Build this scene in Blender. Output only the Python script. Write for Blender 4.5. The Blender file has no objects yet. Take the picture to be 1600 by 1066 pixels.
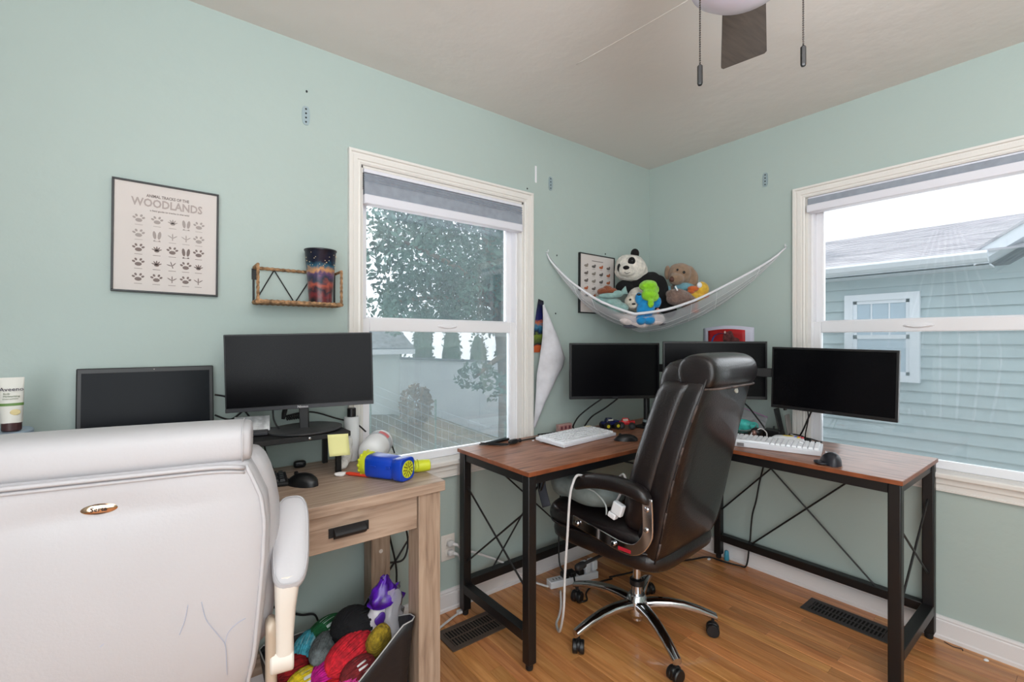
import bpy, bmesh, math, random
from mathutils import Vector, Matrix, noise
R = math.radians
C = bpy.context.scene.collection
random.seed(7)

# ------------------------------------------------------------------ camera, sky, sun, lights, exposure
sc = bpy.context.scene
cam = bpy.data.cameras.new('camera'); co = bpy.data.objects.new('camera', cam); C.objects.link(co)
co.location = (-2.689, -1.942, 1.274); co.rotation_euler = (R(90), 0, R(52.22 - 90))
cam.sensor_width = 36; cam.lens = 36 * 730 / 1600; cam.clip_start = 0.02
sc.camera = co
sc.view_settings.view_transform = 'Standard'; sc.view_settings.look = 'None'
sc.view_settings.gamma = 1; sc.view_settings.use_curve_mapping = False
sc.view_settings.exposure = 0.14
w = bpy.data.worlds.new('sky'); sc.world = w; w.use_nodes = True
bg = w.node_tree.nodes['Background']; bg.inputs[0].default_value = (.86, .93, 1, 1); bg.inputs[1].default_value = 1.8

def lamp(name, kind, loc, rot, energy, size=None, color=(1, 1, 1), size_y=None):
    l = bpy.data.lights.new(name, kind); l.energy = energy; l.color = color
    o = bpy.data.objects.new(name, l); C.objects.link(o); o.location = loc; o.rotation_euler = rot
    if kind == 'AREA':
        l.size = size
        if size_y: l.shape = 'RECTANGLE'; l.size_y = size_y
    if kind == 'SUN': l.angle = R(1.5)
    return o
def aim(o, d): o.rotation_euler = Vector(d).to_track_quat('-Z', 'Y').to_euler()
s = lamp('sun', 'SUN', (6, 12, 14), (0, 0, 0), 3.2, color=(1, .95, .86)); aim(s, (-.42, -.62, -.80))
# unseen fill lamps added behind the camera to lift the room's brightness
k = lamp('rear_fill', 'AREA', (-3.05, -3.1, 1.45), (0, 0, 0), 30, 1.7, (.92, .955, 1)); aim(k, (.62, .78, -.12))
k2 = lamp('ceiling_fill', 'AREA', (-2.3, -2.6, 1.75), (0, 0, 0), 57, .8, (.94, .96, 1)); aim(k2, (.1, .15, 1))  # added fill aimed upward so the ceiling spreads it
k3 = lamp('side_fill', 'AREA', (-3.62, -2.1, 1.0), (0, 0, 0), 15, .8, (.92, .955, 1), 1.8); aim(k3, (1, .12, -.05))  # added low fill for the shade under the desks; no doorway stands here
# daylight falling in at the two windows (sky portal lamps set outside the glass)
d1 = lamp('window_daylight', 'AREA', (-1.55, .35, 1.4), (0, 0, 0), 11, .85, (.93, .97, 1), 1.2); aim(d1, (0, -1, -.12))
d2 = lamp('window_daylight', 'AREA', (.35, -1.4, 1.4), (0, 0, 0), 9, .85, (.93, .97, 1), 1.2); aim(d2, (-1, 0, -.12))

# ------------------------------------------------------------------ materials
def lin(c):
    return tuple(((v / 255) / 12.92 if v / 255 <= .04045 else ((v / 255 + .055) / 1.055) ** 2.4) for v in c) + (1,)
def mk(name):
    m = bpy.data.materials.new(name); m.use_nodes = True
    return m, m.node_tree.nodes, m.node_tree.links, m.node_tree.nodes['Principled BSDF']
def mat(name, rgb, rough=.5, metal=0, vary=0, vscale=8, bump=0, bscale=60, spec=.5, coat=0, emit=0, sheen=0, detail=4):
    m, n, l, b = mk(name)
    b.inputs['Base Color'].default_value = lin(rgb); b.inputs['Roughness'].default_value = rough
    b.inputs['Metallic'].default_value = metal; b.inputs['Specular IOR Level'].default_value = spec
    b.inputs['Coat Weight'].default_value = coat
    if sheen: b.inputs['Sheen Weight'].default_value = sheen
    if vary or bump: tc = n.new('ShaderNodeTexCoord')
    if vary:
        t = n.new('ShaderNodeTexNoise'); t.inputs['Scale'].default_value = vscale; t.inputs['Detail'].default_value = detail
        l.new(tc.outputs['Object'], t.inputs['Vector'])
        r = n.new('ShaderNodeValToRGB'); r.color_ramp.elements[0].position = .3; r.color_ramp.elements[1].position = .7
        r.color_ramp.elements[0].color = lin([max(0, v * (1 - vary)) for v in rgb]); r.color_ramp.elements[1].color = lin([min(255, v * (1 + vary)) for v in rgb])
        l.new(t.outputs[0], r.inputs[0]); l.new(r.outputs[0], b.inputs['Base Color'])
    if bump:
        t2 = n.new('ShaderNodeTexNoise'); t2.inputs['Scale'].default_value = bscale; t2.inputs['Detail'].default_value = 5
        l.new(tc.outputs['Object'], t2.inputs['Vector'])
        bp = n.new('ShaderNodeBump'); bp.inputs['Strength'].default_value = bump; bp.inputs['Distance'].default_value = .01
        l.new(t2.outputs[0], bp.inputs['Height']); l.new(bp.outputs[0], b.inputs['Normal'])
    return m
def wood(name, cols, axis=0, stretch=14, scale=9, rough=.45, rand=False, bump=.08, coat=0, spec=.5):
    m, n, l, b = mk(name); b.inputs['Roughness'].default_value = rough; b.inputs['Coat Weight'].default_value = coat
    b.inputs['Specular IOR Level'].default_value = spec
    tc = n.new('ShaderNodeTexCoord'); mp = n.new('ShaderNodeMapping')
    sv = [stretch] * 3; sv[axis] = 1; mp.inputs['Scale'].default_value = sv
    src = tc.outputs['Object']
    if rand:
        oi = n.new('ShaderNodeObjectInfo'); mu = n.new('ShaderNodeMath'); mu.operation = 'MULTIPLY'; mu.inputs[1].default_value = 57
        l.new(oi.outputs['Random'], mu.inputs[0])
        ad = n.new('ShaderNodeVectorMath'); ad.operation = 'ADD'; l.new(src, ad.inputs[0]); l.new(mu.outputs[0], ad.inputs[1]); src = ad.outputs[0]
    l.new(src, mp.inputs[0])
    t = n.new('ShaderNodeTexNoise'); t.inputs['Scale'].default_value = scale; t.inputs['Detail'].default_value = 7; t.inputs['Distortion'].default_value = .6
    l.new(mp.outputs[0], t.inputs['Vector'])
    r = n.new('ShaderNodeValToRGB'); e = r.color_ramp.elements
    while len(e) < len(cols): e.new(.5)
    for i, c in enumerate(cols):
        e[i].position = .28 + .44 * i / (len(cols) - 1); e[i].color = lin(c)
    l.new(t.outputs[0], r.inputs[0]); out = r.outputs[0]
    if rand:
        hs = n.new('ShaderNodeHueSaturation')
        mr = n.new('ShaderNodeMapRange'); mr.inputs[3].default_value = .76; mr.inputs[4].default_value = 1.14
        l.new(oi.outputs['Random'], mr.inputs[0]); l.new(mr.outputs[0], hs.inputs['Value'])
        m2 = n.new('ShaderNodeMath'); m2.operation = 'FRACT'; m3 = n.new('ShaderNodeMath'); m3.operation = 'MULTIPLY'; m3.inputs[1].default_value = 7.31
        l.new(oi.outputs['Random'], m3.inputs[0]); l.new(m3.outputs[0], m2.inputs[0])
        mr2 = n.new('ShaderNodeMapRange'); mr2.inputs[3].default_value = .493; mr2.inputs[4].default_value = .505
        l.new(m2.outputs[0], mr2.inputs[0]); l.new(mr2.outputs[0], hs.inputs['Hue'])
        l.new(out, hs.inputs['Color']); out = hs.outputs[0]
    l.new(out, b.inputs['Base Color'])
    bp = n.new('ShaderNodeBump'); bp.inputs['Strength'].default_value = bump; bp.inputs['Distance'].default_value = .004
    l.new(t.outputs[0], bp.inputs['Height']); l.new(bp.outputs[0], b.inputs['Normal'])
    return m
def veil(name, rgb, alpha, gloss=0, grough=.0):
    """see-through sheet: a share of it is a pale solid film, the rest lets light pass; optional fresnel mirror"""
    m, n, l, b = mk(name); n.remove(b)
    out = n['Material Output']; tr = n.new('ShaderNodeBsdfTransparent'); df = n.new('ShaderNodeBsdfDiffuse'); df.inputs[0].default_value = lin(rgb)
    mx = n.new('ShaderNodeMixShader'); mx.inputs[0].default_value = alpha; l.new(tr.outputs[0], mx.inputs[1]); l.new(df.outputs[0], mx.inputs[2]); last = mx
    if gloss:
        g = n.new('ShaderNodeBsdfGlossy'); g.inputs['Roughness'].default_value = grough
        fr = n.new('ShaderNodeFresnel'); fr.inputs[0].default_value = 1.5
        mu = n.new('ShaderNodeMath'); mu.operation = 'MULTIPLY'; mu.inputs[1].default_value = gloss; mu.use_clamp = True
        l.new(fr.outputs[0], mu.inputs[0]); m2 = n.new('ShaderNodeMixShader')
        l.new(mu.outputs[0], m2.inputs[0]); l.new(mx.outputs[0], m2.inputs[1]); l.new(g.outputs[0], m2.inputs[2]); last = m2
    l.new(last.outputs[0], out.inputs[0]); return m

WALL = mat('mint_wall_paint', (175, 190, 185), .42, bump=.4, bscale=8, spec=.4)
CEIL = mat('ceiling_paint', (220, 216, 211), .55, bump=.6, bscale=6)
TRIM = mat('cream_trim_paint', (229, 226, 221), .32)
BASE = mat('white_baseboard_paint', (226, 222, 222), .35)
VINYL = mat('white_vinyl', (238, 238, 242), .3)
GLASS = veil('window_glass', (170, 194, 206), .13, 1.4)
SCREENMESH = veil('insect_screen', (172, 184, 184), .17)
FLOOR = wood('oak_floor', [(166, 106, 56), (196, 133, 78), (214, 155, 99)], axis=1, stretch=14, scale=4, rough=.3, rand=True, coat=.25)
SUB = mat('subfloor', (60, 34, 18), .8)
OAK = wood('pale_oak_veneer', [(132, 110, 94), (166, 143, 125), (184, 162, 143)], axis=0, stretch=12, scale=5, rough=.5)
OAKV = wood('pale_oak_veneer_upright', [(128, 106, 90), (162, 139, 120), (180, 158, 138)], axis=2, stretch=12, scale=5, rough=.5)
RUST = wood('rustic_brown_board', [(88, 54, 40), (132, 84, 62), (164, 114, 88), (112, 70, 52)], axis=0, stretch=11, scale=4, rough=.3, bump=.03, spec=.22)
RUSTY = wood('rustic_brown_board_y', [(88, 54, 40), (132, 84, 62), (164, 114, 88), (112, 70, 52)], axis=1, stretch=11, scale=4, rough=.3, bump=.03, spec=.22)
EDGE = mat('rustic_edge_band', (134, 74, 44), .4, vary=.12, vscale=20)
BLACKMETAL = mat('black_powder_coat', (16, 15, 17), .42)
BLACK = mat('black_plastic', (18, 18, 20), .38)
BLACKM = mat('matte_black_plastic', (20, 20, 22), .6)
DARKGREY = mat('dark_grey_plastic', (46, 47, 52), .45)
SCREEN = mat('black_screen', (9, 9, 12), .24, spec=.12)
CHROME = mat('chrome', (205, 205, 210), .1, 1)
STEEL = mat('zinc_plate', (160, 178, 184), .45, .3)
BROWNL = mat('brown_leather', (21, 15, 16), .36, bump=.12, bscale=140, vary=.25, vscale=6, spec=.45, coat=.25)
SEAM = mat('worn_seam', (74, 62, 58), .6, vary=.5, vscale=40)
WHITEL = mat('white_leather', (190, 188, 191), .48, bump=.06, bscale=160, vary=.012, vscale=3)
CREAM = mat('cream_plastic', (222, 214, 204), .4)
TAN = mat('champagne_plastic', (186, 170, 152), .35, .15)
WHITEP = mat('white_plastic', (226, 228, 232), .35)
WHITECORD = mat('white_cord', (206, 204, 204), .5)
BLACKCORD = mat('black_cord', (16, 16, 17), .5)
PAPER = mat('white_paper', (214, 208, 204), .7)
INK = mat('brown_grey_ink', (122, 110, 106), .8)
INKD = mat('dark_ink', (52, 46, 48), .8)

# ------------------------------------------------------------------ mesh helpers
def box(bm, x0, x1, y0, y1, z0, z1, m=None):
    r = bmesh.ops.create_cube(bm, size=1)['verts']
    for v in r:
        v.co = Vector(((x0 + x1) / 2 + v.co.x * (x1 - x0), (y0 + y1) / 2 + v.co.y * (y1 - y0), (z0 + z1) / 2 + v.co.z * (z1 - z0)))
        if m: v.co = m @ v.co
    return r
def frame(d, up=Vector((0, 0, 1))):
    d = d.normalized()
    if abs(d.dot(up)) > .98: up = Vector((1, 0, 0))
    a = d.cross(up).normalized(); b = a.cross(d).normalized()
    return a, b
def tube(bm, pts, r, seg=8, cap=True, closed=False, flat=1.0):
    pts = [Vector(p) for p in pts]; n = len(pts); rings = []
    a = b = None
    for i, p in enumerate(pts):
        if closed: d = pts[(i + 1) % n] - pts[i - 1]
        else: d = pts[min(i + 1, n - 1)] - pts[max(i - 1, 0)]
        if d.length < 1e-9: d = Vector((0, 0, 1))
        if a is None: a, b = frame(d)
        else:
            d = d.normalized(); a = (a - d * a.dot(d)); a = a.normalized() if a.length > 1e-6 else frame(d)[0]; b = a.cross(d).normalized()
        rr = r[i] if isinstance(r, (list, tuple)) else r
        rings.append([bm.verts.new(p + a * (math.cos(t) * rr) + b * (math.sin(t) * rr * flat)) for t in [2 * math.pi * k / seg for k in range(seg)]])
    m = n if closed else n - 1
    for i in range(m):
        A, B = rings[i], rings[(i + 1) % n]
        for k in range(seg): bm.faces.new((A[k], A[(k + 1) % seg], B[(k + 1) % seg], B[k]))
    if cap and not closed:
        bm.faces.new(rings[0][::-1]); bm.faces.new(rings[-1])
def smoothpath(pts, sub=6):
    P = [Vector(p) for p in pts]; out = []
    for i in range(len(P) - 1):
        p0 = P[max(i - 1, 0)]; p1 = P[i]; p2 = P[i + 1]; p3 = P[min(i + 2, len(P) - 1)]
        for k in range(sub):
            t = k / sub
            out.append(.5 * ((2 * p1) + (p2 - p0) * t + (2 * p0 - 5 * p1 + 4 * p2 - p3) * t * t + (3 * p1 - p0 - 3 * p2 + p3) * t ** 3))
    out.append(P[-1]); return out
def cyl(bm, p0, p1, r0, r1=None, seg=16): tube(bm, [p0, p1], [r0, r0 if r1 is None else r1], seg)
def lathe(bm, prof, seg=24, c=(0, 0, 0), m=None):
    rings = []
    for r, z in prof:
        ring = []
        for k in range(seg):
            t = 2 * math.pi * k / seg; v = Vector((c[0] + r * math.cos(t), c[1] + r * math.sin(t), c[2] + z))
            ring.append(bm.verts.new(m @ v if m else v))
        rings.append(ring)
    for A, B in zip(rings, rings[1:]):
        for k in range(seg): bm.faces.new((A[k], A[(k + 1) % seg], B[(k + 1) % seg], B[k]))
    bm.faces.new(rings[0][::-1]); bm.faces.new(rings[-1])
def spow(v, e): return math.copysign(abs(v) ** e, v)
def puff(bm, c, s, e=1.0, e2=None, nu=24, nv=14, m=None, wob=0, wfreq=6):
    """superellipsoid, e<1 boxy cushion; wob adds lumps"""
    e2 = e if e2 is None else e2; c = Vector(c); rings = []
    for j in range(nv + 1):
        p = -math.pi / 2 + math.pi * j / nv; ring = []
        for i in range(nu):
            t = 2 * math.pi * i / nu
            v = Vector((spow(math.cos(p), e2) * spow(math.cos(t), e) * s[0], spow(math.cos(p), e2) * spow(math.sin(t), e) * s[1], spow(math.sin(p), e2) * s[2]))
            if wob: v *= 1 + wob * noise.noise((v + c * 3) * wfreq)
            if m: v = m @ v
            ring.append(bm.verts.new(c + v))
            if j in (0, nv): break
        rings.append(ring)
    for j in range(nv):
        A, B = rings[j], rings[j + 1]
        for i in range(nu):
            k = (i + 1) % nu
            if len(A) == 1: bm.faces.new((A[0], B[k], B[i]))
            elif len(B) == 1: bm.faces.new((A[i], A[k], B[0]))
            else: bm.faces.new((A[i], A[k], B[k], B[i]))
def loft(bm, rings, cap=True):
    V = [[bm.verts.new(Vector(p)) for p in r] for r in rings]; n = len(V[0])
    for A, B in zip(V, V[1:]):
        for k in range(n): bm.faces.new((A[k], A[(k + 1) % n], B[(k + 1) % n], B[k]))
    if cap: bm.faces.new(V[0][::-1]); bm.faces.new(V[-1])
def ring_xy(cx, cy, z, hx, hy, e=.5, n=28):
    return [(cx + spow(math.cos(2 * math.pi * k / n), e) * hx, cy + spow(math.sin(2 * math.pi * k / n), e) * hy, z) for k in range(n)]
def prism(bm, outline, y0, y1, f=None):
    """outline in (x,z), extruded along y"""
    A = [bm.verts.new((x, y0, z)) for x, z in outline]; B = [bm.verts.new((x, y1, z)) for x, z in outline]; n = len(A)
    for k in range(n): bm.faces.new((A[k], B[k], B[(k + 1) % n], A[(k + 1) % n]))
    bm.faces.new(A); bm.faces.new(B[::-1])
def sheet(bm, fn, nu, nv):
    V = [[bm.verts.new(fn(i / nu, j / nv)) for j in range(nv + 1)] for i in range(nu + 1)]
    for i in range(nu):
        for j in range(nv): bm.faces.new((V[i][j], V[i + 1][j], V[i + 1][j + 1], V[i][j + 1]))
def disc(bm, c, r, nrm=(0, 0, 1), th=.002, seg=20):
    c = Vector(c); d = Vector(nrm).normalized() * th; tube(bm, [c, c + d], [r, r], seg)

def build(fn):
    bm = bmesh.new(); fn(bm); return bm
MATW = {}
def thing(name, label, cat, loc=(0, 0, 0), rz=0, group=None, rot=None):
    o = bpy.data.objects.new(name, None); C.objects.link(o); o.empty_display_size = .05
    o.location = loc; o.rotation_euler = rot if rot else (0, 0, R(rz))
    if label: o['label'] = label
    if cat: o['category'] = cat
    if group: o['group'] = group
    MATW[o] = Matrix.Translation(Vector(loc)) @ o.rotation_euler.to_matrix().to_4x4()
    return o
def obj(name, bm, m, parent=None, world=False, smooth=False, bevel=0, bseg=2, sub=0, solid=0, label=None, remesh=0, kind=None, loc=None, rz=0, edge=35):
    """link a bmesh (or a function filling one) as one mesh object"""
    if callable(bm): bm = build(bm)
    if world and parent is not None and parent in MATW: bm.transform(MATW[parent].inverted())
    bmesh.ops.recalc_face_normals(bm, faces=bm.faces)
    me = bpy.data.meshes.new(name); bm.to_mesh(me); bm.free()
    for x in (m if isinstance(m, (list, tuple)) else [m]): me.materials.append(x)
    o = bpy.data.objects.new(name, me); C.objects.link(o)
    if parent is not None: o.parent = parent
    if loc: o.location = loc
    if rz: o.rotation_euler = (0, 0, R(rz))
    if solid:
        q = o.modifiers.new('thickness', 'SOLIDIFY'); q.thickness = solid; q.offset = 0
    if remesh:
        q = o.modifiers.new('merge', 'REMESH'); q.mode = 'VOXEL'; q.voxel_size = remesh; q.use_smooth_shade = True
        q = o.modifiers.new('soften', 'SMOOTH'); q.iterations = 4; q.factor = .5
    if bevel:
        q = o.modifiers.new('bevel', 'BEVEL'); q.width = bevel; q.segments = bseg; q.limit_method = 'ANGLE'; q.angle_limit = R(40)
    if sub:
        q = o.modifiers.new('subdivide', 'SUBSURF'); q.levels = sub; q.render_levels = sub
    if smooth or bevel:
        for p in me.polygons: p.use_smooth = True
        if not smooth or smooth == 'auto': me.set_sharp_from_angle(angle=R(edge))
    if label: o['label'] = label
    if kind: o['kind'] = kind
    MATW[o] = (MATW[parent] if parent in MATW else Matrix()) @ (Matrix.Translation(Vector(loc or (0, 0, 0))) @ Matrix.Rotation(R(rz), 4, 'Z'))
    return o
def tag(o, label, cat, group=None):
    o['label'] = label; o['category'] = cat
    if group: o['group'] = group
    return o
def single(name, label, cat, bm, m, loc=None, group=None, **kw):
    """a thing that is one mesh; the bmesh is in world coordinates, its origin is put at loc"""
    if callable(bm): bm = build(bm)
    if loc: bm.transform(Matrix.Translation(-Vector(loc)))
    return tag(obj(name, bm, m, loc=loc, **kw), label, cat, group)
def struct(o): o['kind'] = 'structure'; return o
def cord(name, label, pts, r, m, sub=6, cat='cable', seg=6):
    P = smoothpath(pts, sub)
    return single(name, label, cat, lambda b: tube(b, P, r, seg), m, loc=pts[0], smooth=True)
def text(name, body, size, m, parent, mtx, depth=.0004, align='CENTER', xscale=1, bold=0):
    cu = bpy.data.curves.new(name, 'FONT'); cu.body = body; cu.size = size; cu.offset = bold; cu.extrude = depth; cu.align_x = align; cu.align_y = 'CENTER'; cu.resolution_u = 2
    t = bpy.data.objects.new('tmp', cu); C.objects.link(t)
    me = bpy.data.meshes.new_from_object(t.evaluated_get(bpy.context.evaluated_depsgraph_get()))
    bpy.data.objects.remove(t); bpy.data.curves.remove(cu)
    me.transform(Matrix.Diagonal((xscale, 1, 1, 1))); me.transform(mtx); me.materials.clear(); me.materials.append(m)
    o = bpy.data.objects.new(name, me); C.objects.link(o); o.parent = parent; return o
# text standing upright, readable from -y : rotate 90 about x
UP = Matrix.Rotation(R(90), 4, 'X')
def T(*v): return Matrix.Translation(Vector(v))
# ------------------------------------------------------------------ room shell
H = 2.44; X0 = -3.7; Y0 = -3.6
def wall_open(bm, x0, x1, o0, o1, z0, z1, y0, y1):
    box(bm, x0, o0, y0, y1, -.1, H + .1); box(bm, o1, x1, y0, y1, -.1, H + .1)
    box(bm, o0, o1, y0, y1, -.1, z0); box(bm, o0, o1, y0, y1, z1, H + .1)
WX, WY = -1.548, -1.401      # middle of each window along its wall
def wl(bm): wall_open(bm, X0, .15, WX - .441, WX + .441, .69, 2.015, 0, .15)
struct(obj('wall_left', wl, WALL))
def wr(bm):
    wall_open(bm, -.0, -Y0, -WY - .441, -WY + .441, .69, 2.015, 0, .15)
    bm.transform(Matrix.Rotation(R(-90), 4, 'Z'))
struct(obj('wall_right', wr, WALL))
struct(obj('wall_back', lambda b: box(b, X0 - .15, .15, Y0 - .15, Y0, -.1, H + .1), WALL))
struct(obj('wall_side', lambda b: box(b, X0 - .15, X0, Y0, .15, -.1, H + .1), WALL))
ceil = struct(obj('ceiling', lambda b: box(b, X0 - .15, .15, Y0 - .15, .15, H, H + .1), CEIL))
def seamfn(b):
    tube(b, smoothpath([(-.62, -.9, 2.4405), (-.66, -1.35, 2.4405), (-.95, -1.75, 2.4405)], 5), .004, 5, flat=.3)
obj('plaster_seam', lambda b: tube(b, smoothpath([(-1.235, -1.048, 2.4395), (-1.25, -.8, 2.4395), (-1.27, -.553, 2.4395)], 5), .0022, 6), CEIL, ceil, smooth=True)
floor = struct(obj('floor', lambda b: box(b, X0 - .15, .15, Y0 - .15, .15, -.1, -.006), SUB))
BW = .0565
board_mesh = {}
def board(L):
    if L not in board_mesh:
        bm = bmesh.new(); hw = BW / 2 - .0005; c = .0014
        A = [(-hw, -.006), (-hw, -c), (-hw + c, 0), (hw - c, 0), (hw, -c), (hw, -.006)]
        prism(bm, A, .0005, L - .0005)
        bmesh.ops.recalc_face_normals(bm, faces=bm.faces)
        me = bpy.data.meshes.new('floor_board'); bm.to_mesh(me); bm.free(); me.materials.append(FLOOR); board_mesh[L] = me
    return board_mesh[L]
rnd = random.Random(3); lens = [.45, .6, .8, 1.0, 1.25, 1.5]
x = -.0155 - BW / 2
while x > X0:
    y = -.0155 - rnd.choice([0, 0, .0])
    y_end = Y0; first = True
    while y > y_end + .02:
        L = rnd.choice(lens)
        if first: L = rnd.choice([.45, .6, .8, 1.0, 1.25]); first = False
        if y - L < y_end: L = round(y - y_end, 3)
        o = bpy.data.objects.new('floor_board', board(L)); C.objects.link(o); o.parent = floor; o.location = (x, y - L, 0)
        y -= L
    x -= BW
def basefn(b, x0, x1):
    prof = [(0, 0), (-.02, 0), (-.02, .014), (-.015, .018), (-.013, .076), (-.009, .08), (-.011, .086), (-.008, .094), (0, .096)]
    loft(b, [[(xx, p[0], p[1]) for p in prof] for xx in (x0, x1)])
struct(obj('baseboard_left', lambda b: basefn(b, X0, -.0), BASE, smooth='auto'))
def br(b): basefn(b, .0, -Y0); b.transform(Matrix.Rotation(R(-90), 4, 'Z'))
struct(obj('baseboard_right', br, BASE, smooth='auto'))

# ------------------------------------------------------------------ windows
def window(name, loc, rz):
    w = thing(name, None, None, loc, rz); w['kind'] = 'structure'
    prof = [(0, 0), (0, .010), (.006, .014), (.012, .010), (.016, .010), (.018, .016), (.034, .018), (.037, .013), (.042, .013), (.045, .022), (.055, .022), (.055, 0)]
    def casing(b):
        rings = []
        for sx, top in ((-1, 0), (-1, 1), (1, 1), (1, 0)):
            rings.append([(sx * (.441 + d), -t, (2.015 + d) if top else .715) for d, t in prof])
        loft(b, rings)
    obj('casing', casing, TRIM, w, smooth='auto')
    def jamb(b):
        for s in (-1, 1): box(b, min(s * .441, s * .43), max(s * .441, s * .43), 0, .13, .715, 2.015)
        box(b, -.441, .441, 0, .13, 2.004, 2.015); box(b, -.441, .441, .03, .13, .69, .715)
    obj('jamb', jamb, TRIM, w, bevel=.001)
    obj('sill', lambda b: box(b, -.535, .535, -.04, .034, .69, .714), TRIM, w, bevel=.006)
    def apron(b):
        box(b, -.50, .50, -.020, 0, .664, .69); box(b, -.50, .50, -.013, 0, .632, .664); box(b, -.50, .50, -.017, 0, .632, .642)
    obj('apron', apron, TRIM, w, bevel=.002)
    def frame_(b):
        for s in (-1, 1): box(b, min(s * .43, s * .419), max(s * .43, s * .419), .038, .115, .715, 2.004)
        box(b, -.43, .43, .038, .115, 1.99, 2.004)
    obj('frame', frame_, VINYL, w, bevel=.001)
    def sash(b, y0, y1, z0, z1, rb, rt):
        for s in (-1, 1): box(b, min(s * .421, s * .386), max(s * .421, s * .386), y0, y1, z0, z1)
        box(b, -.386, .386, y0, y1, z0, z0 + rb); box(b, -.386, .386, y0, y1, z1 - rt, z1)
    us = obj('upper_sash', lambda b: sash(b, .076, .106, 1.325, 1.99, .055, .04), VINYL, w, bevel=.004)
    ls = obj('lower_sash', lambda b: sash(b, .042, .074, .715, 1.374, .035, .057), VINYL, w, bevel=.004)
    obj('upper_pane', lambda b: box(b, -.39, .39, .089, .093, 1.376, 1.955), GLASS, us)
    obj('lower_pane', lambda b: box(b, -.39, .39, .056, .060, .745, 1.322), GLASS, ls)
    def lockfn(b):
        puff(b, (0, .041, 1.345), (.055, .006, .012), nu=20, nv=10); tube(b, smoothpath([(-.045, .036, 1.345), (0, .033, 1.337), (.045, .036, 1.345)], 5), .0025, 6)
    obj('sash_lock', lockfn, VINYL, ls, smooth=True)
    obj('insect_screen', lambda b: box(b, -.419, .419, .116, .1165, .72, 1.36), SCREENMESH, w)
    return w
window('window_1', (WX, 0, 0), 0)
window('window_2', (0, WY, 0), -90)
BLW = mat('white_blind_rail', (226, 226, 234), .5)
BLG = mat('grey_blind_cloth', (148, 155, 166), .75, vary=.04, vscale=30, bump=.1, bscale=200)
b1 = thing('roller_blind', 'raised grey pleated blind in the window between the wall shelf and the hammock', 'blind', (WX, 0, 1.86), 0)
obj('head_rail', lambda b: box(b, -.428, .428, -.004, .034, 2.0 - 1.86 - .012, 2.003 - 1.86), BLW, b1, bevel=.002)
def pleats(b):
    prof = [(0, .126)]
    for i in range(7): prof += [(-.010 if i % 2 == 0 else -.004, .122 - i * .006)]
    prof += [(-.008, .08), (-.009, .035)]
    A = [(-.427, y, z) for y, z in prof] + [(-.427, .03, .035), (-.427, .03, .126)]
    loft(b, [A, [(.427, y, z) for _, y, z in A]])
obj('folded_cloth', pleats, BLG, b1)
obj('bottom_rail', lambda b: box(b, -.428, .428, -.014, .03, -.006, .035), BLW, b1, bevel=.005)
obj('lift_chain', lambda b: [puff(b, (-.432, -.005, .12 - i * .008), (.0022, .0022, .003), nu=6, nv=4) for i in range(9)], BLACKM, b1)
b2 = thing('roller_blind', 'raised blind with a grey band and thick white bottom bar in the right-hand window', 'blind', (0, WY, 1.93), -90)
obj('head_rail', lambda b: box(b, -.428, .428, -.006, .034, .074, .084), BLW, b2, bevel=.002)
obj('cloth_band', lambda b: box(b, -.427, .427, -.016, .03, .042, .074), BLG, b2, bevel=.002)
obj('bottom_bar', lambda b: box(b, -.430, .430, -.024, .03, .003, .042), BLW, b2, bevel=.004)

# ------------------------------------------------------------------ outside: garden seen through window_1
DIRT = mat('dry_bank_soil', (92, 86, 70), .95, vary=.3, vscale=3, bump=.5, bscale=6)
def gz(x, y):
    f = min(1, max(0, (y - .5) / 6.0)); b = max(-1.25, min(.35, -.40 * (x - 1.25)))
    return -1.0 * (1 - f) + b * f + .05 * noise.noise((x * 1.5, y * 1.5, 0))
struct(obj('ground', lambda b: sheet(b, lambda u, v: (-7 + 24 * u, .3 + 19 * v, gz(-7 + 24 * u, .3 + 19 * v)), 48, 40), DIRT, smooth=True))
struct(obj('ground_side', lambda b: sheet(b, lambda u, v: (.3 + 16 * u, -12 + 12.4 * v, -1.0), 4, 4), DIRT))
FEN = mat('white_fence_paint', (240, 244, 250), .7, vary=.03, vscale=2)
fz = lambda x: .975 - .057 * x
f = thing('garden_fence', 'long white solid garden fence beyond the window with a grey top rail', 'fence', (2, 7, -1.2))
for i in range(6):
    xa = -1.2 + i * 1.5; xb = xa + 1.495
    obj('fence_panel', lambda b: prism(b, [(xa, -1.6), (xb, -1.6), (xb, fz(xb)), (xa, fz(xa))], 7.0, 7.06), FEN, f, world=True)
obj('top_rail', lambda b: prism(b, [(-1.2, fz(-1.2)), (7.8, fz(7.8)), (7.8, fz(7.8) + .05), (-1.2, fz(-1.2) + .05)], 6.97, 7.1), mat('grey_rail', (120, 128, 134), .7), f, world=True)
SHEDW = mat('shed_wall_paint', (206, 214, 212), .7); SHR = mat('grey_shingles', (118, 126, 134), .9, vary=.25, vscale=14)
sh = thing('garden_shed', 'small pale garden shed with a grey shingle roof at the left of the white fence', 'shed', (-.1, 5.7, .1))
obj('wall', lambda b: box(b, -1.6, .62, 5.4, 6.6, -.3, 1.12), SHEDW, sh, world=True)
obj('roof', lambda b: loft(b, [[(xx, 5.2, 1.10), (xx, 6.0, 1.52), (xx, 6.8, 1.10), (xx, 6.8, 1.16), (xx, 6.0, 1.58), (xx, 5.2, 1.16)] for xx in (-1.8, .8)]), SHR, sh, world=True)
obj('fascia', lambda b: box(b, -1.8, .8, 5.19, 5.21, 1.06, 1.14), FEN, sh, world=True)
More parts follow.
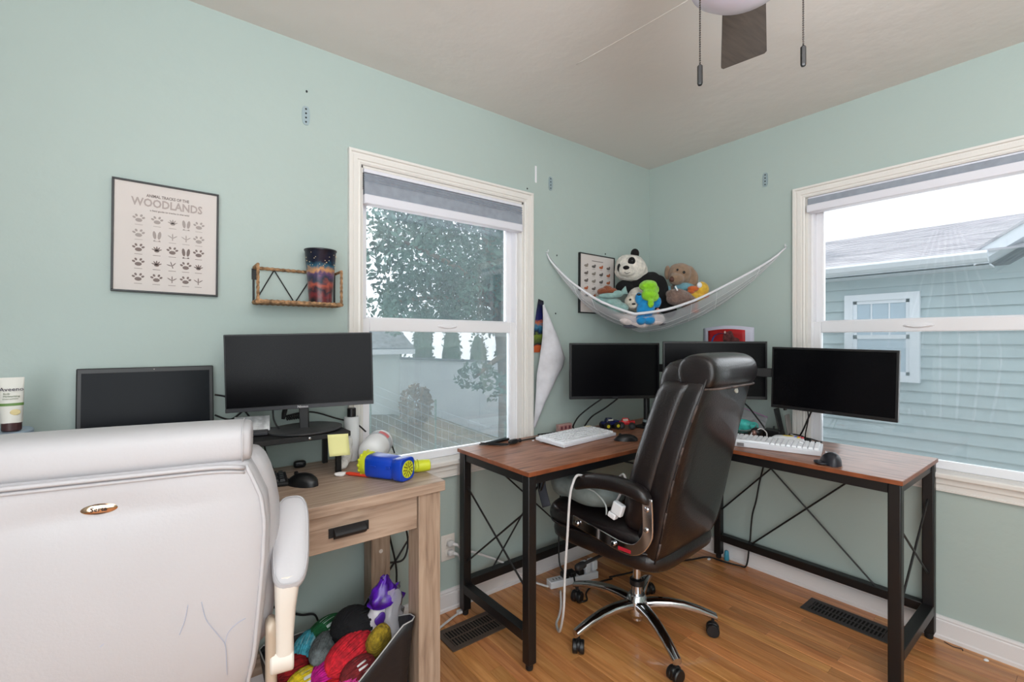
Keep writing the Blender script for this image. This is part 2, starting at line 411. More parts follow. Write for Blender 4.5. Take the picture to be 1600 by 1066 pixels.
def leafmesh(name, blobs, n, size, m, parent, seed, squash=1):
    rr = random.Random(seed); V = []; F = []
    tot = sum(b[2] for b in blobs)
    for c, rad, wgt in blobs:
        for _ in range(int(n * wgt / tot)):
            while True:
                p = Vector((rr.uniform(-1, 1), rr.uniform(-1, 1), rr.uniform(-1, 1)))
                if p.length <= 1: break
            p = p * (p.length ** -.35 if p.length > .05 else 1)
            q = Vector((c[0] + p.x * rad[0], c[1] + p.y * rad[1], c[2] + p.z * rad[2]))
            a = Vector((rr.gauss(0, 1), rr.gauss(0, 1), rr.gauss(0, 1))).normalized(); b_ = a.cross(Vector((rr.gauss(0, 1), rr.gauss(0, 1), rr.gauss(0, 1)))).normalized()
            s = size * rr.uniform(.6, 1.3); k = len(V)
            V += [q - a * s, q + b_ * s * .5, q + a * s, q - b_ * s * .5]; F.append((k, k + 1, k + 2, k + 3))
    if parent in MATW:
        inv = MATW[parent].inverted(); V = [inv @ v for v in V]
    me = bpy.data.meshes.new(name); me.from_pydata([tuple(v) for v in V], [], F); me.materials.append(m)
    o = bpy.data.objects.new(name, me); C.objects.link(o); o.parent = parent; o['kind'] = 'stuff'; return o
LEAF = mat('tree_leaf', (84, 112, 100), .6, vary=.35, vscale=2)
BARK = mat('tree_bark', (112, 98, 86), .9, vary=.3, vscale=9, bump=.4, bscale=12)
tr = thing('garden_tree', 'large leafy tree outside the left-hand window hanging over the white fence', 'tree', (2.3, 4.6, gz(2.3, 4.6)))
obj('trunk', lambda b: tube(b, smoothpath([(2.3, 4.6, gz(2.3, 4.6)), (2.26, 4.6, .9), (2.1, 4.7, 2.2), (1.9, 4.8, 3.8)], 5), [.19 - .005 * i for i in range(16)], 10), BARK, tr, world=True, smooth=True)
for e in [[(2.2, 4.65, 1.6), (1.4, 4.4, 2.3), (.2, 4.3, 2.7)], [(2.1, 4.7, 2.2), (2.8, 4.3, 3.0), (3.4, 4.0, 3.4)], [(2.26, 4.6, 1.0), (1.8, 4.2, 1.0), (1.2, 4.0, .72)], [(2.2, 4.65, 1.9), (1.2, 4.9, 2.0), (.4, 5.0, 1.9)]]:
    obj('branch', lambda b: tube(b, smoothpath(e, 4), [.07 - .006 * i for i in range(9)], 6), BARK, tr, world=True, smooth=True)
leafmesh('foliage', [((2.2, 4.8, 3.6), (1.5, 1.6, 1.7), 4), ((1.1, 4.6, 2.9), (1.2, 1.1, .9), 2.2), ((2.4, 4.9, 2.1), (1.3, 1.2, .75), 2.6), ((.9, 4.9, 1.95), (.8, .8, .45), 1.0), ((.25, 4.4, 3.1), (.8, .7, .6), .45), ((-.1, 4.4, 2.35), (.45, .4, .25), .12),
    ((1.25, 4.0, .74), (.40, .3, .22), .09), ((1.62, 4.0, .55), (.26, .2, .26), .05), ((.1, 4.6, 1.75), (.5, .4, .4), .14)], 19000, .054, LEAF, tr, 5)
HEDGE = mat('evergreen_leaf', (62, 86, 66), .8, vary=.3, vscale=3)
hl = ['first', 'second', 'third', 'fourth', 'fifth', 'sixth', 'seventh']
for i in range(7):
    hx = 1.75 + i * .82; hz = gz(hx, 8.4)
    t = thing('evergreen_shrub', 'columnar evergreen behind the white fence, %s of the row counted from the shed' % hl[i], 'shrub', (hx, 8.4, hz), group='columnar evergreens behind the white fence')
    obj('core', lambda b: puff(b, (hx, 8.4, hz + 1.2), (.26, .26, 1.45), nu=10, nv=8, wob=.2, wfreq=3), HEDGE, t, world=True)
    leafmesh('foliage', [((hx, 8.4, hz + 1.2 - .3), (.36, .36, 1.3), 1), ((hx, 8.4, hz + 1.9), (.26, .26, .95), .6)], 900, .06, HEDGE, t, 20 + i)
DRY = mat('dry_brown_twig', (138, 116, 96), .9)
bush = thing('dry_bush', 'dry brown bush on the bank in front of the white fence', 'bush', (.72, 5.0, gz(.72, 5)))
leafmesh('foliage', [((.72, 5.0, gz(.72, 5) + .28), (.28, .26, .36), 1)], 700, .05, DRY, bush, 41)
wf = thing('wire_fence', 'low wire mesh fence on thin green posts crossing the bank outside the window', 'fence', (.2, 3.4, gz(.2, 3.4)))
GRP = mat('green_metal_post', (112, 132, 122), .6)
WP = [(-.45, 4.75), (-.3, 4.3), (.1, 3.2), (.5, 2.3), (.95, 1.6)]
for (px_, py_) in WP: obj('post', lambda b: cyl(b, (px_, py_, gz(px_, py_) - .1), (px_, py_, gz(px_, py_) + .95), .012, seg=6), GRP, wf, world=True)
WIRE = mat('galvanised_wire', (186, 196, 202), .5, .5)
def wires(b):
    for k in range(8): tube(b, [(x_, y_, gz(x_, y_) + .06 + .11 * k) for x_, y_ in WP], .0022, 4)
    for i in range(40):
        q = i / 40 * 4; j = min(3, int(q)); fr = q - j; x_ = WP[j][0] + (WP[j + 1][0] - WP[j][0]) * fr; y_ = WP[j][1] + (WP[j + 1][1] - WP[j][1]) * fr
        tube(b, [(x_, y_, gz(x_, y_) + .05), (x_, y_, gz(x_, y_) + .84)], .0016, 4)
obj('wire_mesh', wires, WIRE, wf, world=True)['kind'] = 'stuff'
single('power_line', 'thin power line crossing the sky behind the tree', 'cable', lambda b: tube(b, smoothpath([(-6, 13, 2.9), (3, 13.5, 2.65), (14, 14, 3.0)], 6), .012, 5), BLACKM, loc=(3, 13.5, 2.65))

# ------------------------------------------------------------------ outside: neighbour's house through window_2
SID = mat('blue_grey_siding', (176, 190, 192), .75, vary=.03, vscale=3)
HWT = mat('white_house_trim', (234, 238, 244), .6)
ROOF = wood('grey_roof_shingle', [(138, 134, 140), (176, 172, 178), (198, 194, 198)], axis=1, stretch=4, scale=2.2, rough=.9, bump=.02, spec=.3)
ho = thing('neighbour_house', 'neighbouring house with blue-grey lap siding, white trim and grey shingle roof', 'house', (4.6, -.6, -1.0))
obj('wall_core', lambda b: box(b, 4.55, 9, -5, 4.2, -1.0, 2.05), SID, ho, world=True)
for i in range(22):
    z0 = -1.0 + i * .14
    def sb(b):
        A = [(4.525, z0 + .145), (4.55, z0 + .145), (4.55, z0), (4.49, z0)]
        loft(b, [[(px_, yy, pz_) for px_, pz_ in A] for yy in (-5, 4.2)])
    obj('siding_board', sb, SID, ho, world=True)
obj('soffit', lambda b: box(b, 4.12, 4.55, -1.15, 4.5, 2.06, 2.075), HWT, ho, world=True)
obj('fascia', lambda b: box(b, 4.12, 4.14, -1.15, 4.5, 2.06, 2.2), HWT, ho, world=True)
def gutter(b):
    A = [(4.12, 2.2), (4.02, 2.2), (4.0, 2.17), (4.03, 2.12), (4.07, 2.09), (4.12, 2.09)]
    loft(b, [[(px_, yy, pz_) for px_, pz_ in A] for yy in (-1.15, 4.5)])
obj('gutter', gutter, HWT, ho, world=True)
def roof(b):
    n = 24; s0 = (4.06, 2.2); s1 = (8.0, 3.25)
    for i in range(n):
        xa = s0[0] + (s1[0] - s0[0]) * i / n; za = s0[1] + (s1[1] - s0[1]) * i / n; xb = s0[0] + (s1[0] - s0[0]) * (i + 1.1) / n; zb = s0[1] + (s1[1] - s0[1]) * (i + 1.1) / n
        loft(b, [[(xa, yy, za + .011), (xb, yy, zb + .003), (xb, yy, zb - .03), (xa, yy, za - .008)] for yy in (-5, 4.6)])
obj('shingle_courses', roof, ROOF, ho, world=True)['kind'] = 'stuff'
# projecting gable at the right with its sloping rake board
gy0, gz0, gya, gza = -1.04, 2.06, -2.7, 3.2
obj('gable_wall', lambda b: [loft(b, [[(xx, gy0 - .1, 2.0), (xx, gya, gza - .12), (xx, gya * 2 - gy0 + .1, 2.0)] for xx in (4.5, 6)])], SID, ho, world=True)
for i in range(8):
    z0 = 2.08 + i * .14; hw_ = (gza - .14 - z0) / (gza - gz0) * (gy0 - gya)
    if hw_ > .1: obj('siding_board', lambda b: loft(b, [[(4.485, yy, z0), (4.52, yy, z0), (4.525, yy, z0 + .145), (4.52, yy, z0 + .145)] for yy in (gya - hw_ + .1, gya + hw_ - .1)]), SID, ho, world=True)
for s in (-1, 1):
    ye = gya - s * (gya - gy0)
    obj('rake_board', lambda b: loft(b, [[(4.1, yy, zz), (4.13, yy, zz), (4.13, yy, zz + .13), (4.1, yy, zz + .13)] for yy, zz in ((ye, gz0), (gya, gza))]), HWT, ho, world=True)
    obj('gable_soffit', lambda b: loft(b, [[(4.12, yy, zz), (4.52, yy, zz), (4.52, yy, zz + .02), (4.12, yy, zz + .02)] for yy, zz in ((ye, gz0), (gya, gza))]), HWT, ho, world=True)
    obj('gable_roof', lambda b: loft(b, [[(4.08, yy, zz + .13), (8, yy, zz + .13), (8, yy, zz + .16), (4.08, yy, zz + .16)] for yy, zz in ((ye, gz0), (gya, gza))]), ROOF, ho, world=True)
HGL = mat('dark_house_pane', (176, 194, 208), .12)
hw = obj('house_window', lambda b: [box(b, 4.44, 4.5, .21, .12, .78, 1.86), box(b, 4.44, 4.5, -.54, -.45, .78, 1.86), box(b, 4.44, 4.5, -.45, .12, 1.78, 1.86), box(b, 4.44, 4.5, -.45, .12, .78, .86)], HWT, ho, world=True)
obj('pane', lambda b: box(b, 4.485, 4.49, -.45, .12, .86, 1.78), HGL, hw, world=True)
obj('sash_bar', lambda b: [box(b, 4.465, 4.485, -.45, .12, 1.30, 1.35), box(b, 4.465, 4.485, -.45, -.41, .86, 1.78), box(b, 4.465, 4.485, .08, .12, .86, 1.78), box(b, 4.465, 4.485, -.45, .12, .86, .9), box(b, 4.465, 4.485, -.45, .12, 1.74, 1.78)], HWT, hw, world=True)
obj('muntin', lambda b: [box(b, 4.47, 4.485, y_ - .007, y_ + .007, 1.35, 1.74) for y_ in (-.07, -.25)], HWT, hw, world=True)

tt = thing('garden_tree', 'tall tree standing behind the neighbouring house, casting leaf shade on its roof', 'tree', (8.2, 5.2, -1.0))
obj('trunk', lambda b: tube(b, [(8.2, 5.2, -1.0), (8.2, 5.4, 3), (8.2, 5.8, 7.5)], [.25, .2, .08], 8), BARK, tt, world=True, smooth=True)
leafmesh('foliage', [((8.2, 5.9, 7.8), (1.0, 1.1, 1.0), 1), ((8.3, 5.2, 7.4), (.6, .5, .5), .2), ((8.6, 6.4, 6.9), (.8, .8, .6), .3)], 4200, .11, LEAF, tt, 77)

# ------------------------------------------------------------------ floor vents, wall outlet
VENT = mat('bronze_vent_metal', (88, 74, 66), .5, .3)
def vent(label, loc, rz, L, W, m, n):
    v = thing('floor_vent', label, 'vent', loc, rz)
    def fr(b):
        box(b, -L / 2, L / 2, -W / 2, -W / 2 + .024, 0, .005); box(b, -L / 2, L / 2, W / 2 - .024, W / 2, 0, .005)
        box(b, -L / 2, -L / 2 + .024, -W / 2 + .024, W / 2 - .024, 0, .005); box(b, L / 2 - .024, L / 2, -W / 2 + .024, W / 2 - .024, 0, .005)
    obj('rim', fr, m, v, bevel=.0015)
    obj('duct_opening', lambda b: box(b, -L / 2 + .02, L / 2 - .02, -W / 2 + .02, W / 2 - .02, .0002, .0008), mat('vent_dark', (5, 5, 5), .9), v)
    iw = L - .048
    me = None
    for i in range(n):
        xx = -iw / 2 + iw * (i + .5) / n
        s_ = obj('slat', lambda b: box(b, -.0027, .0027, -W / 2 + .024, W / 2 - .024, .001, .0032), m, v, loc=(xx, 0, 0))
    obj('center_bar', lambda b: box(b, -iw / 2, iw / 2, -.003, .003, .0012, .0043), m, v)
    return v
vent('brown metal floor vent by the left wall under the end of the black-framed desk', (-1.565, -.21, .0005), 0, .29, .155, VENT, 17)
vent('dark metal floor vent along the right wall in front of the baseboard', (-.17, -1.19, .0005), 90, .335, .14, mat('dark_vent_metal', (66, 64, 64), .5, .3), 20)
PLATE = mat('almond_plate', (226, 218, 210), .4)
ou = thing('wall_outlet', 'almond duplex wall outlet with two white plugs beside the wooden desk leg', 'outlet', (-1.571, 0, .295))
obj('plate', lambda b: box(b, -.037, .037, -.006, 0, -.061, .061), PLATE, ou, bevel=.003)
obj('socket', lambda b: puff(b, (0, -.006, .026), (.017, .003, .018), .6, nu=16, nv=6), PLATE, ou, smooth=True)
obj('socket', lambda b: puff(b, (0, -.006, -.026), (.017, .003, .018), .6, nu=16, nv=6), PLATE, ou, smooth=True)
for dz, dx, nm in ((.022, .004, 'upper'), (-.022, .006, 'lower')):
    single('power_plug', 'white angled power plug in the %s socket of the wall outlet' % nm, 'plug', lambda b: [puff(b, (-1.571 + dx, -.021, .295 + dz), (.016, .013, .013), .6), tube(b, [(-1.571 + dx, -.022, .295 + dz), (-1.54, -.038, .288 + dz), (-1.532, -.042, .276 + dz)], [.009, .007, .004], 8)], WHITECORD, loc=(-1.571 + dx, -.021, .295 + dz), smooth=True)
PSC = (lambda: [(-1.532, -.042, .298), (-1.45, -.06, .255), (-1.3, -.07, .17), (-1.15, -.11, .05), (-1.075, -.165, .015)])()
cord('extension_cable', 'white cable from the lower plug down across the floor, held by a clip', [(-1.532, -.042, .254), (-1.51, -.05, .16), (-1.503, -.045, .05), (-1.515, -.055, .008), (-1.6, -.085, .006), (-1.7, -.125, .006), (-1.85, -.2, .006)], .0055, WHITECORD)
single('cord_clip', 'white cord clip on the cord beside the brown floor vent', 'clip', lambda b: [box(b, -1.56, -1.525, -.085, -.06, .006, .018)], WHITECORD, loc=(-1.54, -.07, .01), bevel=.003)
# ------------------------------------------------------------------ black-framed corner desk
DT = .772
dk = thing('corner_desk', 'L-shaped corner desk with rustic brown top on a black metal frame with crossed rods', 'desk', (-.55, -.5, 0))
obj('left_top', lambda b: box(b, -1.55, -.02, -.578, -.055, DT - .017, DT), [RUST], dk, world=True, bevel=.0015)
obj('right_top', lambda b: box(b, -.565, -.02, -1.478, -.580, DT - .017, DT), [RUSTY], dk, world=True, bevel=.0015)
def eb(b):
    z0, z1 = DT - .0165, DT - .0006
    box(b, -1.5508, -.565, -.5788, -.5778, z0, z1); box(b, -1.5508, -1.5498, -.578, -.055, z0, z1)
    box(b, -.5658, -.5648, -1.478, -.579, z0, z1); box(b, -.566, -.02, -1.4788, -1.4778, z0, z1)
obj('edge_band', eb, EDGE, dk, world=True)
hw_ = .02
LEGS = [(-1.525, -.55), (-1.525, -.085), (-.045, -.085), (-.045, -.515), (-.54, -1.453), (-.045, -1.453)]
for lx, ly in LEGS:
    lg = obj('leg', lambda b: box(b, lx - hw_, lx + hw_, ly - hw_, ly + hw_, .025, DT - .017), BLACKMETAL, dk, world=True, bevel=.004)
    obj('foot', lambda b: lathe(b, [(.013, 0), (.015, .004), (.015, .022), (.01, .026)], 14, (lx, ly, 0)), BLACKM, lg, world=True, smooth='auto')
zr0, zr1 = DT - .055, DT - .018
def rail(a, b_, z0=zr0, z1=zr1, wd=.012):
    def f_(b):
        (xa, ya), (xb, yb) = a, b_
        if abs(xa - xb) < .01: box(b, xa - wd, xa + wd, min(ya, yb), max(ya, yb), z0, z1)
        else: box(b, min(xa, xb), max(xa, xb), ya - wd, ya + wd, z0, z1)
    obj('rail', f_, BLACKMETAL, dk, world=True, bevel=.002)
rail((-1.505, -.55), (-.56, -.55)); rail((-1.505, -.085), (-.065, -.085)); rail((-1.525, -.53), (-1.525, -.105))
rail((-.54, -.58), (-.54, -1.433)); rail((-.045, -.535), (-.045, -1.433)); rail((-.52, -1.453), (-.065, -1.453)); rail((-.045, -.105), (-.045, -.495))
L0, L1 = .108, .148
rail((-1.525, -.53), (-1.525, -.105), L0, L1, .02); rail((-1.505, -.085), (-.065, -.085), L0 + .02, L1 + .02, .02)
rail((-.045, -.535), (-.045, -1.433), L0, L1, .02); rail((-.52, -1.453), (-.065, -1.453), L0, L1, .02)
rods = [((-1.525, -.10, .60), (-1.525, -.535, .30)), ((-1.525, -.10, .25), (-1.525, -.535, .61)),
        ((-1.42, -.085, .72), (-.80, -.085, .16)), ((-1.385, -.085, .15), (-.90, -.085, .72)),
        ((-.045, -.67, .72), (-.045, -1.27, .14)), ((-.045, -1.28, .72), (-.045, -.70, .14)), ((-.045, -.525, .28), (-.045, -.93, .72)),
        ((-.06, -1.453, .60), (-.52, -1.453, .26)), ((-.52, -1.453, .60), (-.06, -1.453, .28)), ((-.56, -.55, .60), (-.98, -.55, .725))]
for a, b_ in rods: obj('brace_rod', lambda b: cyl(b, a, b_, .0042, seg=8), BLACKMETAL, dk, world=True, smooth='auto')

# ------------------------------------------------------------------ wooden desk
WT = .80
wd = thing('wooden_desk', 'pale oak writing desk with one wide drawer and thick square legs', 'desk', (-2.65, -.28, 0))
obj('desk_top', lambda b: box(b, -3.42, -1.895, -.548, -.02, WT - .034, WT), OAK, wd, world=True, bevel=.002)
for lx0 in (-3.405, -1.987):
    for ly0 in (-.535, -.115): obj('leg', lambda b: box(b, lx0, lx0 + .08, ly0, ly0 + .08, 0, WT - .035), OAKV, wd, world=True, bevel=.002)
dr = obj('drawer', lambda b: box(b, -3.322, -1.99, -.528, -.51, .655, WT - .037), OAK, wd, world=True, bevel=.0015)
def pull(b):
    box(b, -2.275, -2.155, -.533, -.528, .694, .722)
    loft(b, [[(xx, -.533 - .022 * math.sin(math.pi * k / 8), .722 - .034 * k / 8) for k in range(9)] for xx in (-2.262, -2.168)])
obj('handle', pull, BLACKM, dr, world=True, bevel=.001)
obj('side_apron', lambda b: box(b, -1.965, -1.945, -.455, -.115, .655, WT - .035), OAK, wd, world=True, bevel=.001)
obj('side_apron', lambda b: box(b, -3.38, -3.36, -.455, -.115, .655, WT - .035), OAK, wd, world=True, bevel=.001)
obj('stretcher', lambda b: box(b, -3.325, -1.987, -.085, -.06, .09, .165), OAK, wd, world=True, bevel=.001)
obj('stretcher', lambda b: box(b, -1.965, -1.93, -.455, -.115, .06, .135), OAK, wd, world=True, bevel=.001)
obj('stretcher', lambda b: box(b, -3.38, -3.345, -.455, -.115, .06, .135), OAK, wd, world=True, bevel=.001)
obj('screw_cap', lambda b: disc(b, (-1.947, -.1151, .42), .008, (0, -1, 0), .002), PLATE, wd, world=True)
ri = thing('monitor_riser', 'long black monitor riser standing on the back of the wooden desk', 'stand', (-2.53, -.15, WT))
obj('shelf', lambda b: box(b, -2.93, -2.125, -.28, -.03, .937, .955), BLACKM, ri, world=True, bevel=.002)
for lx, ly in ((-2.15, -.22), (-2.15, -.055), (-2.9, -.22), (-2.9, -.055)):
    obj('leg', lambda b: box(b, lx - .009, lx + .009, ly - .009, ly + .009, WT, .937), BLACKMETAL, ri, world=True, bevel=.001)
obj('screw', lambda b: puff(b, (-2.263, -.281, .946), (.005, .002, .005), nu=10, nv=6), CHROME, ri, world=True, smooth=True)
single('sticky_note', 'pale yellow sticky note hanging from the front edge of the black riser', 'note', lambda b: sheet(b, lambda u, v: (-2.206 + .071 * u + .004 * (1 - v), -.2825 - .010 * (1 - v) ** 2, .877 + .074 * v - .004 * u), 4, 6), mat('yellow_note_paper', (232, 228, 160), .8), loc=(-2.17, -.283, .95), solid=.0006, smooth=True)

# ------------------------------------------------------------------ screens
def monitor(label, c, rz, w_, h_, roll=0, tilt=0, chin=.016, name='monitor', group=None, border=.009):
    m = thing(name, label, 'monitor', c, 0, group, rot=(R(tilt), R(roll), R(rz)))
    obj('housing', lambda b: [box(b, -w_ / 2, w_ / 2, -.010, .012, -h_ / 2, h_ / 2), box(b, -w_ * .32, w_ * .32, .012, .034, -h_ * .3, h_ * .3)], BLACK, m, bevel=.002)
    obj('screen', lambda b: box(b, -w_ / 2 + border, w_ / 2 - border, -.0108, -.009, -h_ / 2 + chin, h_ / 2 - border), SCREEN, m)
    return m
mA = monitor('wide black monitor on a round stand on the black riser, left of the window', (-2.2715, -.217, 1.171), -19, .468, .258, roll=-1.4, border=.004, chin=.014)
obj('chin_strip', lambda b: box(b, -.234, .234, -.0125, -.009, -.129, -.117), DARKGREY, mA, bevel=.001)
text('logo_lettering', 'Nixeus', .012, mat('silver_print', (214, 214, 218), .5), mA, T(0, -.0128, -.1225) @ UP)
obj('neck', lambda b: [box(b, -.015, .015, .012, .04, -.205, -.06)], BLACK, mA, bevel=.002)
obj('base', lambda b: lathe(b, [(.118, -.2155), (.124, -.212), (.124, -.207), (.11, -.204), (.02, -.2)], 40, (.0, .055, 0)), mat('dusty_black', (50, 50, 52), .5, vary=.35, vscale=14), mA, smooth='auto')
lp = thing('laptop', 'open black laptop behind the white chair at the left end of the riser', 'laptop', (-2.69, -.07, .957), 0)
obj('deck', lambda b: box(b, -.175, .175, -.20, .03, 0, .016), BLACK, lp, bevel=.003)
obj('keyboard', lambda b: [box(b, -.155 + .0207 * i, -.137 + .0207 * i, -.09 + .02 * j, -.073 + .02 * j, .016, .018) for i in range(15) for j in range(5)], BLACKM, lp)['kind'] = 'stuff'
LT = Matrix.Translation((0, .02, .016)) @ Matrix.Rotation(R(-7), 4, 'X')
def lid(b): box(b, -.1745, .1745, -.004, .004, 0, .218); b.transform(LT)
ld = obj('lid', lid, BLACK, lp, bevel=.003)
def lscr(b): box(b, -.163, .163, -.0046, -.0035, .016, .203); b.transform(LT)
obj('screen', lscr, mat('laptop_screen', (14, 17, 23), .18, spec=.1), ld)
def wc(b): disc(b, (.012, -.0045, .2105), .0016, (0, -1, 0), .0006, 10); b.transform(LT)
obj('webcam', wc, mat('webcam_lens', (150, 140, 132), .3), ld)
m1 = monitor('black monitor left of the corner, above the white keyboard and the toy trucks', (-.707, -.289, 1.113), -31.1, .4975, .30)
m2 = monitor('black monitor in the middle of the three, half hidden behind the brown leather chair', (-.349, -.652, 1.122), -48.3, .514, .30)
obj('mount_tab', lambda b: box(b, .11, .155, .0, .012, -.178, -.15), BLACK, m2, bevel=.001)
m3 = monitor('black monitor in front of the right-hand window, rightmost of the three', (-.2335, -1.145, 1.09), -90, .5, .30, roll=1.2)
for m_, nm in ((m1, 1), (m2, 2), (m3, 3)):
    obj('badge', lambda b: box(b, -.014, .014, -.0115, -.0105, -.145, -.139), DARKGREY, m_)
mt = thing('monitor_mount', 'black pole mount with swing arms carrying the three monitors at the desk corner', 'mount', (-.40, -.27, DT))
obj('base_plate', lambda b: box(b, -.46, -.34, -.33, -.21, DT, DT + .008), BLACKM, mt, world=True, bevel=.003)
obj('pole', lambda b: lathe(b, [(.024, DT + .008), (.024, DT + .03), (.0175, DT + .034), (.0175, 1.22), (.014, 1.225)], 20, (-.40, -.27, 0)), BLACK, mt, world=True, smooth='auto')
obj('collar', lambda b: lathe(b, [(.0215, .80), (.0215, .815), (.018, .817)], 20, (-.40, -.27, 0)), STEEL, mt, world=True, smooth='auto')
def armfn(a, b_):
    a = Vector(a); b_ = Vector(b_); d = (b_ - a); L = d.length
    M_ = Matrix.Translation(a) @ Matrix.Rotation(math.atan2(d.y, d.x), 4, 'Z')
    obj('arm', lambda b: box(b, -.015, L + .015, -.011, .011, -.022, .022, M_), BLACKM, mt, world=True, bevel=.004)
armfn((-.40, -.27, 1.135), (-.675, -.235, 1.135)); armfn((-.40, -.27, 1.12), (-.30, -.60, 1.12)); armfn((-.30, -.60, 1.115), (-.165, -1.10, 1.115))
for c_, ang in (((-.70, -.285, 1.113), -31.1), ((-.345, -.648, 1.122), -48.3), ((-.2335, -1.145, 1.09), -90)):
    M_ = Matrix.Translation(c_) @ Matrix.Rotation(R(ang), 4, 'Z')
    obj('mount_plate', lambda b: box(b, -.05, .05, .036, .046, -.05, .05, M_), BLACKM, mt, world=True, bevel=.002)
    obj('mount_joint', lambda b: box(b, -.02, .02, .046, .075, -.022, .03, M_), BLACKM, mt, world=True, bevel=.003)

# ------------------------------------------------------------------ keyboards and mice
KEY = mat('white_keycap', (236, 238, 242), .35)
KEYB = mat('white_keyboard_case', (222, 224, 230), .35)
def keyboard(label, c, rz, L, W, rows, cols, tilt, case, key, hgt=.016, group=None):
    k_ = thing('keyboard', label, 'keyboard', c, 0, group, rot=(R(tilt), 0, R(rz)))
    obj('case', lambda b: box(b, -L / 2, L / 2, -W / 2, W / 2, 0, hgt), case, k_, bevel=.003)
    def keys(b):
        p = (L - .016) / cols; q = (W - .022) / rows
        for j in range(rows):
            i = 0
            while i < cols:
                s_ = 1
                if j == 0 and i == int(cols * .22): s_ = int(cols * .35)
                elif j in (1, 2) and i == 0: s_ = 2
                x0 = -L / 2 + .008 + i * p; y0 = -W / 2 + .011 + j * q
                if not (i in (int(cols * .80),) and j in (3,)):
                    A = [(x0 + .0015, y0 + .0015), (x0 + p * s_ - .0015, y0 + .0015), (x0 + p * s_ - .0015, y0 + q - .0015), (x0 + .0015, y0 + q - .0015)]
                    cx, cy = x0 + p * s_ / 2, y0 + q / 2
                    loft(b, [[(px_, py_, hgt) for px_, py_ in A], [(cx + (px_ - cx) * .8 if s_ == 1 else px_, cy + (py_ - cy) * .8, hgt + .0085) for px_, py_ in A]])
                i += s_
    obj('keycaps', keys, key, k_)['kind'] = 'stuff'
    return k_
k1 = keyboard('white keyboard at the left end of the corner desk, below the left black monitor', (-.957, -.252, DT + .0055), 5.5, .425, .185, 6, 18, 3.2, KEYB, KEY)
obj('foot', lambda b: box(b, -.19, -.15, .07, .085, -.0125, 0), KEYB, k1); obj('foot', lambda b: box(b, .15, .19, .07, .085, -.0125, 0), KEYB, k1)
obj('cream_key', lambda b: box(b, .155, .195, .055, .075, .0245, .0265), mat('cream_keycap', (222, 210, 176), .4), k1, bevel=.002)
k2 = keyboard('chunky white mechanical keyboard on the right part of the corner desk', (-.375, -.93, DT + .003), -74, .44, .155, 6, 20, 2.0, KEYB, KEY, hgt=.024)
obj('front_badge', lambda b: box(b, -.115, -.085, -.0785, -.077, .004, .02), mat('silver_badge', (168, 170, 176), .3, .7), k2)
k3 = keyboard('black keyboard on the wooden desk beside the white chair armrest', (-2.45, -.205, WT + .003), -8, .26, .13, 5, 13, 1.5, BLACKM, BLACK, hgt=.012)
def mouse(label, c, rz, s=(.033, .058, .020), m=None, group=None):
    o = thing('computer_mouse', label, 'mouse', c, rz, group); m = m or BLACK
    def body(b):
        rings = []
        for i in range(9):
            t = i / 8; p = -math.cos(math.pi * t)
            wv = s[0] * (max(0.05, 1 - abs(p) ** 2.6)) ** .5; hv = s[2] * 2 * (max(.04, 1 - abs(p * .96 + .06) ** 2.2)) ** .6
            rings.append([(math.cos(math.pi * k / 8) * wv, p * s[1], math.sin(math.pi * k / 8) ** .7 * hv if 0 < k < 8 else 0) for k in range(9)])
        loft(b, rings)
    bo = obj('shell', body, m, o, smooth='auto', edge=60)
    obj('scroll_wheel', lambda b: cyl(b, (-.003, s[1] * .5, s[2] * 1.72), (.003, s[1] * .5, s[2] * 1.72), .007, seg=12), BLACKM, o, smooth='auto')
    return o
mouse('black computer mouse on the wooden desk with its cord', (-2.29, -.30, WT), 30)
mouse('black computer mouse to the right of the white keyboard below the left monitor', (-.79, -.43, DT), 48, s=(.033, .058, .017))
GM = mat('graphite_plastic', (44, 45, 52), .4)
o = thing('computer_mouse', 'graphite sculpted mouse with thumb rest, right of the mechanical keyboard', 'mouse', (-.488, -1.225, DT), -55)
def mx(b):
    rings = []
    for i in range(11):
        p = -1 + 2 * i / 10; e_ = max(.06, 1 - abs(p) ** 2.4) ** .5; hh = .050 * max(.12, 1 - abs(p * .9 + .25) ** 2) ** .8
        rings.append([(.034 * e_ * math.cos(math.pi * k / 10) + .006 * e_, p * .06, hh * math.sin(math.pi * k / 10) ** .75 if 0 < k < 10 else 0) for k in range(11)])
    loft(b, rings)
obj('shell', mx, GM, o, smooth='auto', edge=60)
obj('thumb_rest', lambda b: puff(b, (-.034, -.012, .006), (.022, .034, .0058), .7), GM, o, smooth=True)
obj('scroll_wheel', lambda b: cyl(b, (-.001, .034, .034), (.011, .034, .034), .010, seg=14), CHROME, o, smooth='auto')
cord('mouse_cord', 'thin black cord of the mouse on the wooden desk', [(-2.315, -.245, WT + .008), (-2.335, -.17, WT + .004), (-2.36, -.09, WT + .004), (-2.45, -.07, WT + .004), (-2.6, -.09, WT + .004)], .002, BLACKCORD)

